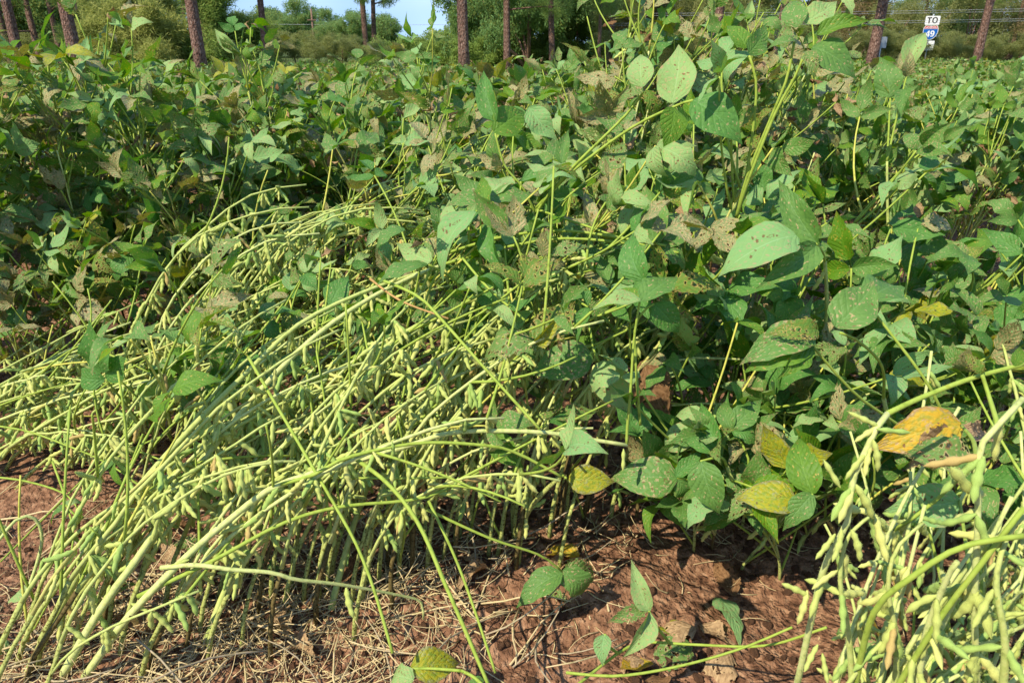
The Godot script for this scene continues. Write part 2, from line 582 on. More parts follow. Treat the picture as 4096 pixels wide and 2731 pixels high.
func make_litter():
	# straw lying on the soil round the front row: what can be told apart singly, then the fine rest as one mass
	var kinds := []
	for k in 6:
		var pts := []
		var rad := []
		var p := Vector3.ZERO
		var d := Vector3.RIGHT
		for i in 5:
			pts.append(p)
			rad.append(lerpf(0.0030, 0.0016, i / 4.0))
			d = (d + Vector3(0, rr(-0.1, 0.12), rr(-0.25, 0.25))).normalized()
			p += d * 0.06
		kinds.append(tube(pts, rad, 4))
	for k in 190:
		var row := 1.0 + (rr(-0.42, 0.25) if k < 160 else rr(0.5, 0.9))
		var q := row_place(row, rr(-1.0, 0.75))
		var a := rr(0, TAU)
		var tilt := rr(-0.05, 0.28) if k % 3 else rr(0.2, 0.6)
		var b := Basis(Vector3.UP, a) * Basis(Vector3(0, 0, 1), tilt)
		b = b.scaled_local(Vector3.ONE * rr(0.5, 1.15))
		var o := part("dry_stalk", kinds[k % 6], M.straw if k % 3 else M.straw_grey, self, Transform3D(b, Vector3(q.x, ground_y(q.x, q.z) + 0.006, q.z)))
		tag(o, "thin dry straw stalk lying among the feet of the leaning stems", "straw", "straw stalks on the soil under the leaning stems")
	var mm := MultiMesh.new()
	mm.transform_format = MultiMesh.TRANSFORM_3D
	mm.mesh = kinds[0]
	mm.instance_count = 5200
	for k in 5200:
		var row := 1.0 + rng.randfn(-0.05, 0.17)
		if k % 4 == 0: row = rr(0.1, 2.3)
		var q := row_place(row, rr(-1.6, 3.0) if k % 3 == 0 else rr(-1.2, 0.45))
		var b := Basis(Vector3.UP, rr(0, TAU)) * Basis(Vector3(0, 0, 1), rr(-0.1, 0.2)) * Basis(Vector3(1, 0, 0), rr(0, TAU))
		b = b.scaled_local(Vector3(rr(0.10, 0.55), rr(0.3, 0.8), rr(0.3, 0.8)))
		mm.set_instance_transform(k, Transform3D(b, Vector3(q.x, ground_y(q.x, q.z) + 0.003, q.z)))
	var mi := MultiMeshInstance3D.new()
	mi.name = "straw_litter"
	mi.multimesh = mm
	mi.material_override = M.straw
	add_child(mi)
	tag(mi, "fine broken straw strewn over the soil along the rows", "straw litter", "", "stuff")
	# clods
	var st := SurfaceTool.new()
	st.begin(Mesh.PRIMITIVE_TRIANGLES)
	var sp := SphereMesh.new()
	sp.radius = 0.5
	sp.height = 1.0
	sp.radial_segments = 7
	sp.rings = 4
	st.append_from(sp, 0, Transform3D())
	var arr := st.commit_to_arrays()
	var vs: PackedVector3Array = arr[Mesh.ARRAY_VERTEX]
	for i in vs.size():
		vs[i] *= 1.0 + clod_noise.get_noise_3d(vs[i].x * 0.4, vs[i].y * 0.4, vs[i].z * 0.4) * 0.9
	arr[Mesh.ARRAY_VERTEX] = vs
	var clod := ArrayMesh.new()
	clod.add_surface_from_arrays(Mesh.PRIMITIVE_TRIANGLES, arr)
	var mc := MultiMesh.new()
	mc.transform_format = MultiMesh.TRANSFORM_3D
	mc.mesh = clod
	mc.instance_count = 6000
	for k in 6000:
		var q := row_place(rr(-0.1, 1.6), rr(-1.6, 2.2))
		var size := 0.005 + 0.024 * pow(rng.randf(), 4.0)
		var b := Basis.from_euler(rv(3.0)).scaled_local(Vector3(size, size * 0.7, size))
		mc.set_instance_transform(k, Transform3D(b, Vector3(q.x, ground_y(q.x, q.z) + size * 0.1, q.z)))
	var mci := MultiMeshInstance3D.new()
	mci.name = "soil_crumbs"
	mci.multimesh = mc
	mci.material_override = M.clod
	add_child(mci)
	tag(mci, "small crumbs of reddish soil scattered in the furrow", "soil crumbs", "", "stuff")

func fallen_leaf(at: Vector3, turn: float, size: float, mat: String, label: String, tilt := 0.15, group := "dead leaves lying on the soil"):
	var b := Basis(Vector3.UP, turn) * Basis(Vector3.RIGHT, -PI / 2 + tilt) * Basis(Vector3.UP, rr(-0.3, 0.3))
	var dry := mat.begins_with("leaf_dry")
	var mesh: Mesh = DRY[rng.randi() % DRY.size()] if dry else LEAF[rng.randi() % LEAF.size()]
	var o := part("fallen_leaf", mesh, M[mat], self, Transform3D(b.scaled_local(Vector3.ONE * size), at + Vector3(0, ground_y(at.x, at.z) + size * 0.10, 0)))
	tag(o, label, "leaf", group)

# ---------------------------------------------------------------- soybean plants
const CALM := [["leaf_green", 10], ["leaf_blue_green", 10], ["leaf_fresh", 6], ["leaf_olive", 6], ["leaf_spotted", 12], ["leaf_spotted_dull", 9], ["leaf_chewed", 8], ["leaf_chewed_olive", 4], ["leaf_pale", 10], ["leaf_pale_grey", 7], ["leaf_lacy", 9], ["leaf_yellowing", 1], ["leaf_dry", 2]]
const EATEN := [["leaf_green", 4], ["leaf_blue_green", 3], ["leaf_fresh", 4], ["leaf_olive", 8], ["leaf_spotted", 10], ["leaf_spotted_dull", 8], ["leaf_chewed", 14], ["leaf_chewed_olive", 10], ["leaf_pale", 8], ["leaf_pale_grey", 6], ["leaf_lacy", 26], ["leaf_yellowing", 1], ["leaf_dry", 4]]
var weights := {}

func pick(list: Array) -> String:
	var total := 0
	for e in list: total += e[1]
	var k := rng.randi() % total
	for e in list:
		k -= e[1]
		if k < 0: return e[0]
	return list[0][0]

func stem_path(length: float, az: float, a0: float, a1: float, n: int, wob := 0.08, bend := 0.85) -> Array:
	var pts := [Vector3(0, -0.025, 0)]
	var p := Vector3(0, 0, 0)
	var z := az
	for i in n:
		var t := (i + 0.5) / n
		var a := lerpf(a0, a1, pow(t, bend)) + rr(-wob, wob)
		z += rr(-wob, wob) * 1.5
		p += Vector3(cos(z) * sin(a), cos(a), sin(z) * sin(a)) * length / n
		pts.append(p)
	return pts

func along(pts: Array, t: float) -> Array:
	var f := clampf(t, 0.0, 0.9999) * (pts.size() - 1)
	var i := int(f)
	var d: Vector3 = pts[i + 1] - pts[i]
	return [pts[i].lerp(pts[i + 1], f - i), d.normalized()]

func tapered(n: int, r0: float, r1: float) -> Array:
	var out := []
	for i in n: out.append(lerpf(r0, r1, pow(float(i) / (n - 1), 0.8)))
	return out

func add_pod(root: Node3D, at: Vector3, d: Vector3, size: float, mat := ""):
	var b := frame_from(-d, rv())
	if mat == "": mat = ["pod", "pod", "pod_yellow", "pod_green", "pod", "pod_yellow", "pod_green", "pod_dry" if rng.randf() < 0.4 else "pod"][rng.randi() % 8]
	part("pod", POD[rng.randi() % POD.size()], M[mat], root, Transform3D(b.scaled_local(Vector3.ONE * size), at))

func leaflet_basis(along_dir: Vector3, face: Vector3, size: float) -> Basis:
	# x across, y along the midrib, z out of the upper face
	var y := along_dir.normalized()
	var z := face - y * face.dot(y)
	if z.length() < 0.05: z = y.cross(Vector3(0.3, 0.8, 0.5))
	z = z.normalized()
	return Basis(y.cross(z), y, z).scaled_local(Vector3.ONE * size)

# a stalk with three leaflets; "stand" 0 lies flat, 1 stands upright
func add_leaf(root: Node3D, at: Vector3, d: Vector3, size: float, kinds: Array, long := -1, stand := 0.3, few := 3):
	var k: int = long if long >= 0 else rng.randi() % PETIOLE.size()
	var pt: Array = PETIOLE[k]
	var b := frame_from(d, Vector3.UP + rv(0.5))
	var stalk := part("leaf_stalk", pt[0], M["petiole" if rng.randf() < 0.85 else "petiole_yellow"], root, Transform3D(b, at))
	var tip: Vector3 = pt[1]
	var t: Vector3 = (b * pt[2]).normalized()
	var inv := b.inverse()
	var flat := Vector3(t.x, 0, t.z)
	if flat.length() < 0.1: flat = rv()
	flat.y = 0
	flat = flat.normalized()
	var m := (flat * (1.0 - stand) + Vector3.UP * (stand * 1.3 - 0.35 * rng.randf()) + t * 0.3 + rv(0.35)).normalized()
	var face := (Vector3.UP * (1.2 - stand) + Vector3(-0.45, 0.1, 0.35) + rv(0.6)).normalized()
	var mat := pick(kinds)
	for j in few:
		var turn: float = [0.0, 1.15, -1.15][j] * rr(0.8, 1.15)
		var mj := m.rotated(face, turn)
		mj = (mj + Vector3.DOWN * rr(0.0, 0.3) + rv(0.15)).normalized()
		var fj := (face + rv(0.4)).normalized()
		var bb := leaflet_basis(mj, fj, size * (1.0 if j == 0 else rr(0.8, 0.95)))
		var start: Vector3 = tip + (inv * mj) * (0.022 if j == 0 else 0.003)
		var mm := mat if rng.randf() < 0.75 else pick(kinds)
		var mesh: Mesh = DRY[rng.randi() % DRY.size()] if mm == "leaf_dry" else LEAF[rng.randi() % LEAF.size()]
		if mm == "leaf_dry": bb = bb.scaled_local(Vector3.ONE * 0.5)
		part("leaflet", mesh, M[mm], stalk, Transform3D(inv * bb, start))

func plant(base: Vector3, o: Dictionary) -> Node3D:
	var called: String = o.get("called", "soybean_plant")
	var root := thing(called, Vector3(base.x, ground_y(base.x, base.z), base.z), o.label, "soybean plant", o.get("group", ""))
	var length: float = o.length
	var az: float = o.az
	var pts := stem_path(length, az, o.a0, o.a1, 13, 0.08, o.get("bend", 0.85))
	var r0: float = o.get("radius", rr(0.0046, 0.0064))
	var foot: float = o.get("foot", 0.22)
	var nf := maxi(2, int(foot * pts.size()) + 1)
	var rad := tapered(pts.size(), r0, 0.0026)
	for i in rad.size(): rad[i] *= 1.10 if i % 2 else 0.95
	var mat: String = ["stem", "stem", "stem_pale", "stem_pale", "stem", "stem_yellow" if rng.randf() < 0.4 else "stem"][rng.randi() % 6]
	part("stem", tube(pts.slice(nf - 1), rad.slice(nf - 1), 7, 0.0, o.get("hairs", 0)), M[mat], root)
	part("stem_foot", tube(pts.slice(0, nf), rad.slice(0, nf), 7), M["stem_foot" if rng.randf() < 0.75 else "stem_woody"], root)
	var shoots := [[pts, 1.0]]
	for k in int(o.get("branches", 1)):
		var t := rr(0.12, 0.45)
		var at: Array = along(pts, t)
		var ln := length * (1.0 - t) * rr(0.55, 0.9)
		var bz := az + rr(-0.9, 0.9)
		var bp := stem_path(ln, bz, o.a0 + rr(0.0, 0.5), o.a1 + rr(-0.2, 0.35), 8)
		for i in bp.size(): bp[i] = bp[i] + at[0]
		bp[0] = at[0]
		part("branch", tube(bp, tapered(bp.size(), r0 * 0.6, 0.0026), 6), M[mat], root)
		shoots.append([bp, 0.7])
	var pods: float = o.get("pods", 1.0)
	var leaf_from: float = o.get("leaf_from", 0.55)
	var leaf_p: float = o.get("leaf_p", 0.8)
	var kinds: Array = o.get("kinds", CALM)
	var size: float = o.get("size", 0.11)
	var stand: float = o.get("stand", 0.3)
	var bare: float = o.get("bare", 0.15)
	for sh in shoots:
		var n := int(17 * sh[1] * length)
		for i in n:
			var t := (i + rr(0.3, 0.9)) / n
			var at: Array = along(sh[0], t)
			var d: Vector3 = at[1]
			var out := d.cross(rv()).normalized()
			if t > o.get("pod_from", 0.14) and t < 0.97:
				var np := int(rng.randf() * 3.4 * pods + 0.3)
				for j in np:
					var hang := (Vector3.DOWN * rr(0.35, 1.1) + d * rr(-0.5, 0.45) + out * 0.35 + rv(0.4)).normalized()
					add_pod(root, at[0] + rv(0.004), hang, rr(0.042, 0.062) * o.get("pod_size", 1.0))
			if t > leaf_from and rng.randf() < leaf_p:
				var dir := (out * Vector3(1, 0.3, 1) + Vector3.UP * rr(0.3, 1.1) + d * 0.5).normalized()
				add_leaf(root, at[0], dir, size * rr(0.75, 1.2), kinds, rng.randi() % int(o.get("reach", 10)), clampf(stand + rr(-0.35, 0.45), 0.0, 1.0))
			elif rng.randf() < bare:
				var dir2 := (out * 0.8 + Vector3.UP * rr(-0.2, 0.5) + d * 1.1).normalized()
				part("bare_leaf_stalk", PETIOLE[4 + rng.randi() % 6][0], M[["petiole", "petiole_yellow", "petiole", "petiole", "petiole", "petiole"][rng.randi() % 6]], root, Transform3D(frame_from(dir2, rv()), at[0]))
	for k in int(o.get("shreds", 0)):
		var w: Array = along(shoots[rng.randi() % shoots.size()][0], rr(0.6, 1.0))
		part("dried_leaf", DRY[rng.randi() % 5], M["leaf_dry" if rng.randf() < 0.7 else "leaf_dry_dark"], root, Transform3D(Basis.from_euler(rv(3.1)).scaled_local(Vector3.ONE * rr(0.03, 0.07)), w[0] + rv(0.05) + Vector3(0, 0.03, 0)))
	# crown leaves at the tip
	for k in int(o.get("tip_leaves", 2)):
		var e: Array = along(pts, rr(0.93, 1.0))
		add_leaf(root, e[0], (e[1] + Vector3.UP * 0.4 + rv(0.6)).normalized(), size * rr(0.6, 1.0), kinds, rng.randi() % 6, clampf(stand + rr(-0.2, 0.5), 0, 1))
	return root

const AZ_ROW := -0.40143   # the row's own direction as an angle from +x towards +z

func make_rows():
	# the clump in front, at the near edge of the furrow
	for k in 58:
		var s := 0.66 + k * 0.022 + rr(-0.02, 0.02)
		var p := row_place(0.06 + rr(-0.16, 0.16), s)
		plant(p, {"label": "soybean plant with thick hairy pods in the clump at the open furrow's near edge", "group": "soybean plants at the furrow's near edge", "length": rr(0.42, 0.74), "az": AZ_ROW + (rr(-1.2, 1.2) if k > 12 else rr(-0.4, 0.5)), "a0": rr(0.0, 0.2), "a1": rr(0.3, 1.1),
			"pods": 1.7, "pod_size": 0.86, "leaf_from": 0.45, "leaf_p": 0.25 if s > 1.6 else 0.0, "branches": 1, "bare": 0.03, "hairs": 400, "tip_leaves": 1 if s > 1.5 else 0, "size": 0.11, "radius": rr(0.0044, 0.0060)})
	# front row, flopped over
	var s1 := -0.57
	while s1 < 0.76:
		s1 += rr(0.012, 0.029)
		var p := row_place(1.0 + rng.randfn(0.0, 0.07), s1)
		plant(p, {"label": "leaning soybean plant with bare pod-covered stem rooted in straw by the open furrow", "group": "leaning soybean plants of the front row", "length": rr(0.72, 1.02), "az": AZ_ROW + rr(-0.52, -0.02), "a0": lerpf(0.10, 0.52, clampf((0.25 - s1) / 0.75, 0.0, 1.0)) + rr(-0.1, 0.1), "a1": rr(1.3, 1.75), "bend": rr(1.0, 1.5),
			"pods": 1.75, "pod_from": 0.24, "leaf_from": 0.80, "leaf_p": 0.08 if s1 < -0.3 else (0.22 if s1 < 0.0 else 0.42), "branches": 1 if rng.randf() < 0.5 else 0, "bare": 0.06, "hairs": 260, "tip_leaves": 0 if s1 < -0.25 else 1, "stand": 0.35})
	# front row, still upright and leafy
	while s1 < 2.75:
		s1 += rr(0.045, 0.085)
		var p := row_place(1.0 + rng.randfn(0.0, 0.06), s1)
		var tall := rng.randf() < 0.25 and s1 < 1.2
		var droops := rng.randf() < 0.45 and s1 > 1.0
		plant(p, {"label": "leafy soybean plant standing over the shaded hollow beside the bare soil", "group": "leafy soybean plants of the front row", "length": rr(0.85, 1.0) if tall else rr(0.42, 0.72), "az": (rr(0.2, 1.7) if droops else AZ_ROW + rr(-0.8, 0.8)), "a0": rr(0.05, 0.35), "a1": rr(0.7, 1.3) if droops else rr(0.2, 0.9),
			"shreds": 2, "pods": 0.6, "leaf_from": 0.12 if droops else 0.35, "leaf_p": 0.75, "branches": 1, "tip_leaves": 3, "size": 0.116, "reach": 8, "stand": 0.32})
	# low shoots spilling into the furrow before the leafy part of the front row
	for k in 22:
		var p := row_place(0.72 + rr(-0.1, 0.14), rr(1.02, 2.2))
		plant(p, {"label": "low leafy soybean shoot spilling into the furrow before the hollow", "group": "low soybean shoots at the furrow edge", "length": rr(0.22, 0.42), "az": rr(0, TAU), "a0": rr(0.1, 0.5), "a1": rr(0.5, 1.3), "radius": 0.004,
			"pods": 0.3, "leaf_from": 0.02, "leaf_p": 0.95, "branches": 1, "tip_leaves": 2, "size": 0.115, "stand": 0.3})
	# leafy shoots between the front row and the bowed sheaf
	for k in 16:
		var p := row_place(1.55 + rr(-0.12, 0.12), -0.45 + k * 0.075)
		plant(p, {"label": "leafy soybean shoot between the leaning stems and the bowed sheaf", "group": "leafy soybean shoots between the two pod sheaves", "length": rr(0.40, 0.62), "az": AZ_ROW + rr(-0.8, 0.8), "a0": rr(0.1, 0.4), "a1": rr(0.3, 1.0), "radius": 0.004,
			"pods": 0.4, "leaf_from": 0.55, "leaf_p": 0.8, "branches": 0, "tip_leaves": 2, "size": 0.12, "reach": 5, "stand": 0.3})
	# low growth between the second and third rows
	for k in 22:
		var p := row_place(2.62 + rr(-0.12, 0.2), -1.2 + k * 0.075)
		plant(p, {"label": "low dark soybean shoot in the gap behind the bowed sheaf", "group": "low soybean shoots behind the bowed sheaf", "length": rr(0.3, 0.55), "az": rr(0, TAU), "a0": rr(0.1, 0.4), "a1": rr(0.3, 0.9), "radius": 0.004,
			"pods": 0.1, "leaf_from": 0.02, "leaf_p": 0.95, "branches": 1, "tip_leaves": 2, "size": 0.115, "stand": 0.35, "kinds": EATEN})
	# second row, flopped over
	var s2 := -1.15
	while s2 < 1.05:
		s2 += rr(0.02, 0.042) if s2 < 0.2 else rr(0.035, 0.065)
		var p := row_place(2.0 + rng.randfn(0.0, 0.06), s2)
		if s2 < -0.38:
			plant(p, {"label": "soybean plant pressed nearly flat to the ground in the second row", "group": "flattened soybean plants of the second row", "length": rr(0.8, 1.05), "az": AZ_ROW + rr(-0.25, 0.35), "a0": rr(0.75, 1.05), "a1": rr(1.25, 1.52),
				"pods": 1.6, "leaf_from": 0.8, "leaf_p": 0.04, "branches": 1, "tip_leaves": 0, "bare": 0.05})
		elif s2 < 0.2:
			plant(p, {"label": "soybean plant of the bowed sheaf heavy with yellow-green pods in the second row", "group": "bowed sheaf of soybean plants in the second row", "length": rr(0.98, 1.18), "az": AZ_ROW + rr(-0.3, 0.25), "a0": rr(0.05, 0.25), "a1": rr(1.5, 2.0), "bend": 1.7,
				"pods": 1.7, "leaf_from": 0.85, "leaf_p": 0.1, "branches": 1 if rng.randf() < 0.5 else 0, "tip_leaves": 0 if s2 < 0.0 else 1, "bare": 0.03})
		else:
			plant(p, {"label": "bowed leafy soybean plant between the pod sheaf and the tall plants", "group": "bowed leafy soybean plants of the second row", "length": rr(0.85, 1.08), "az": AZ_ROW + rr(-0.6, 0.5), "a0": rr(0.1, 0.4), "a1": rr(0.8, 1.3),
				"pods": 0.9, "leaf_from": 0.55, "leaf_p": 0.6, "branches": 1, "tip_leaves": 2, "stand": 0.4, "shreds": 2, "size": 0.114, "reach": 7, "kinds": EATEN})
	# second row, tall
	while s2 < 4.2:
		s2 += rr(0.05, 0.095)
		var p := row_place(2.0 + rng.randfn(0.0, 0.07), s2)
		var mid := s2 < 2.4
		plant(p, {"label": "tall soybean plant with insect-eaten leaves rising above the canopy of the second row", "group": "tall soybean plants of the second row", "length": rr(1.05, 1.32) if s2 < 1.85 else rr(0.9, 1.05) if mid else rr(0.68, 0.86), "az": AZ_ROW + rr(-1.0, 1.0), "a0": rr(0.0, 0.2), "a1": rr(0.1, 0.5),
			"pods": 0.35, "leaf_from": 0.40, "leaf_p": 0.85, "branches": 1, "tip_leaves": 3, "shreds": 14, "kinds": EATEN if mid else CALM, "size": 0.116, "reach": 6, "stand": 0.38})
	# third row, upright
	var s3 := -1.3
	while s3 < 5.9:
		s3 += rr(0.09, 0.16)
		var p := row_place(3.0 + rng.randfn(0.0, 0.08), s3)
		plant(p, {"label": "upright leafy soybean plant in the row behind the flopped stems", "group": "upright soybean plants of the third row", "length": rr(0.86, 1.10) if s3 < 3.2 else rr(0.74, 0.92), "az": rr(0, TAU), "a0": rr(0.0, 0.15), "a1": rr(0.1, 0.5),
			"pods": 0.12, "leaf_from": 0.04 if s3 < 2.0 else 0.25, "leaf_p": 0.95, "branches": 2, "tip_leaves": 3, "shreds": 8, "kinds": EATEN if s3 < 3.0 else CALM, "size": 0.122, "reach": 6, "stand": 0.28, "bare": 0.05})

# rows further back: past three hundred plants, one mass of copies
func far_of(k: String) -> String:
	return k + "_far" if M.has(k + "_far") else k

func by_add(by: Dictionary, mm: String, mesh: Mesh, t: Transform3D):
	if not by.has(mm):
		by[mm] = SurfaceTool.new()
		by[mm].begin(Mesh.PRIMITIVE_TRIANGLES)
	by[mm].append_from(mesh, 0, t)

func far_plant(kinds: Array) -> ArrayMesh:
	var by := {}
	var stems := SurfaceTool.new()
	stems.begin(Mesh.PRIMITIVE_TRIANGLES)
	var h := rr(0.76, 0.92)
	for k in 34:
		var y := h * pow(rng.randf(), 0.45)
		var a := rr(0, TAU)
		var out := Vector3(cos(a), rr(0.2, 0.9), sin(a)).normalized()
		var ln := rr(0.05, 0.18)
		var tip := Vector3(0, y * 0.85, 0) + out * ln
		stems.append_from(tube([Vector3(0, y * 0.85, 0), tip], [0.0022, 0.0015], 3), 0, Transform3D())
		var stand := clampf(rr(-0.1, 0.8), 0, 1)
		var m := (Vector3(out.x, 0, out.z) * (1.0 - stand) + Vector3.UP * stand * 1.2 + rv(0.4)).normalized()
		var face := (Vector3.UP * (1.2 - stand) + Vector3(-0.45, 0.1, 0.35) + rv(0.6)).normalized()
		var mat := far_of(pick(kinds))
		for j in 3:
			var mj := (m.rotated(face, [0.0, 1.15, -1.15][j]) + rv(0.2)).normalized()
			var bb := leaflet_basis(mj, (face + rv(0.4)).normalized(), rr(0.085, 0.135))
			var mm := mat if rng.randf() < 0.7 else far_of(pick(kinds))
			by_add(by, mm, LEAF_FAR[rng.randi() % LEAF_FAR.size()], Transform3D(bb, tip))
	for k in 8:
		var q := Vector3(rr(-0.2, 0.2), h * rr(0.6, 0.98), rr(-0.2, 0.2))
		by_add(by, "leaf_dry_far", DRY[k % 5], Transform3D(Basis.from_euler(rv(3.1)).scaled_local(Vector3.ONE * rr(0.03, 0.06)), q))
	stems.append_from(tube([Vector3.ZERO, Vector3(0.02, h * 0.5, 0), Vector3(0, h * 0.9, 0.02)], [0.005, 0.004, 0.002], 4), 0, Transform3D())
	var am: ArrayMesh = stems.commit()
	am.surface_set_material(0, M.petiole)
	for key in by:
		by[key].commit(am)
		am.surface_set_material(am.get_surface_count() - 1, M[key])
	return am

func make_far_rows():
	var root := Node3D.new()
	root.name = "soybean_field"
	add_child(root)
	tag(root, "mass of soybean rows filling the field back to the trees", "soybean crop", "", "stuff")
	var n := 7
	var places := []
	for k in n: places.append([])
	for row in range(4, 36):
		var s := -14.0
		while s < 40.0:
			s += rr(0.07, 0.14) if row < 9 else rr(0.14, 0.26) if row < 16 else rr(0.22, 0.38)
			var p := row_place(row + rng.randfn(0.0, 0.09), s)
			if p.z > -2.0 or absf(p.x) > 0.82 * -p.z + 1.0: continue
			if p.z < -20.0 + clampf(p.x * 1.2, -6.0, 0.0) - clampf(p.x, 0.0, 11.0): continue
			var b := Basis(Vector3.UP, rr(0, TAU)) * Basis(Vector3.RIGHT, rr(-0.15, 0.15))
			var sc := rr(0.86, 1.10)
			if row < 8 and p.x < 0.3: sc *= rr(0.98, 1.22)
			elif row > 6 or p.x > 2.0: sc *= 0.84
			places[rng.randi() % n].append(Transform3D(b.scaled_local(Vector3.ONE * sc), Vector3(p.x, ground_y(p.x, p.z), p.z)))
	for k in n:
		var mm := MultiMesh.new()
		mm.transform_format = MultiMesh.TRANSFORM_3D
		mm.mesh = far_plant(EATEN if k % 2 else CALM)
		mm.instance_count = places[k].size()
		for i in places[k].size(): mm.set_instance_transform(i, places[k][i])
		var mi := MultiMeshInstance3D.new()
		mi.name = "foliage"
		mi.multimesh = mm
		root.add_child(mi, true)

# ---------------------------------------------------------------- background
func at_ground(u: float, dist: float) -> Vector3:
	# a bearing (tangent of the angle from straight ahead) and a distance ahead
	return Vector3(u * dist, ground_y(u * dist, -dist), -dist)

func clump_mesh(leaves: int, ln: float, wd: float, spread: float, hang := 0.0) -> ArrayMesh:
	var st := SurfaceTool.new()
	st.begin(Mesh.PRIMITIVE_TRIANGLES)
	for k in leaves:
		var c := rv(spread)
		var d := (rv() + Vector3.DOWN * hang).normalized()
		var b := frame_from(d, rv())
		var l := ln * rr(0.7, 1.3)
		st.add_vertex(c)
		st.add_vertex(c + d * l * 0.45 + b.x * wd)
		st.add_vertex(c + d * l)
		st.add_vertex(c)
		st.add_vertex(c + d * l)
		st.add_vertex(c + d * l * 0.45 - b.x * wd)
	st.generate_normals()
	return st.commit()

func crown(root: Node3D, mesh: Mesh, mat: Material, spots: Array):
	var st := SurfaceTool.new()
	st.begin(Mesh.PRIMITIVE_TRIANGLES)
	for p in spots:
		st.append_from(mesh, 0, Transform3D(Basis.from_euler(rv(3.1)).scaled_local(Vector3.ONE * rr(0.7, 1.35)), p))
	part("crown", st.commit(), mat, root)

var moulds := {}

# a thing built once, then copied with its parts
func copy_of(key: String, called: String, at: Vector3, label: String, group: String, scale: Vector3, turn: float) -> Node3D:
	var src: Node3D = moulds[key]
	var r: Node3D
	if src.get_parent() == null:
		r = src
	else:
		r = src.duplicate()
	r.name = numbered(called)
	if r.get_parent() == null: add_child(r)
	r.position = at
	r.basis = Basis(Vector3.UP, turn).scaled_local(scale)
	tag(r, label, "tree" if called.ends_with("tree") else "shrub", group)
	return r

func pine_mould(girth: float, low: float, mat: String, height: float, limbs: int) -> Node3D:
	var root := Node3D.new()
	var pts := []
	var rad := []
	for i in 13:
		var t := i / 12.0
		pts.append(Vector3(sin(t * 5.0 + girth * 40.0) * 0.10, t * height - 0.1, cos(t * 4.0) * 0.06))
		rad.append(girth * 0.5 * (1.0 - t * 0.75) * (1.22 if i == 0 else 1.0))
	part("trunk", tube(pts, rad, 12, 0.05), M.bark, root)
	var spots := []
	for k in limbs:
		var t := lerpf(low / height, 0.97, (k + rng.randf()) / limbs)
		var e: Array = along(pts, t)
		var a := rr(0, TAU)
		var ln := rr(1.6, 3.4) * (1.25 - t * 0.8)
		var d := Vector3(cos(a), rr(-0.15, 0.35), sin(a)).normalized()
		var mid: Vector3 = e[0] + d * ln * 0.5 + Vector3(0, rr(-0.1, 0.25), 0)
		var tip: Vector3 = e[0] + d * ln + Vector3(0, rr(-0.25, 0.3), 0)
		part("limb", tube([e[0], mid, tip], [girth * 0.14, girth * 0.09, 0.012], 5), M.bark, root)
		for j in 46:
			spots.append(mid.lerp(tip, rr(-0.25, 1.1)) + rv(0.42) * Vector3(1, 0.6, 1))
	crown(root, needle_tuft, M[mat], spots)
	return root

var needle_tuft: ArrayMesh
var leaf_tuft: ArrayMesh
var wispy_tuft: ArrayMesh
var fine_tuft: ArrayMesh

func bush_mould(size: Vector3, mat: String, mesh: Mesh, count: int, trunk: float) -> Node3D:
	var root := Node3D.new()
	var spots := []
	var lobes := []
	for k in 34:
		lobes.append([Vector3(rr(-0.42, 0.42) * size.x, rr(0.12, 0.92) * size.y, rr(-0.42, 0.42) * size.z), rr(0.05, 0.19)])
	for k in 5:
		var l: Vector3 = lobes[k][0]
		part("trunk" if k == 0 else "limb", tube([Vector3(rr(-0.1, 0.1), -0.1, 0), Vector3(l.x * 0.4, l.y * 0.5, l.z * 0.4), l], [trunk, trunk * 0.6, trunk * 0.2], 6), M.bark_grey, root)
	for k in count:
		var l: Array = lobes[k % lobes.size()]
		var d := rv().normalized() * pow(rr(0.35, 1.0), 0.7)
		var p: Vector3 = l[0] + d * size * l[1] * Vector3(1.0, 0.85, 1.0)
		if p.y > 0.05: spots.append(p)
	crown(root, mesh, M[mat], spots)
	return root

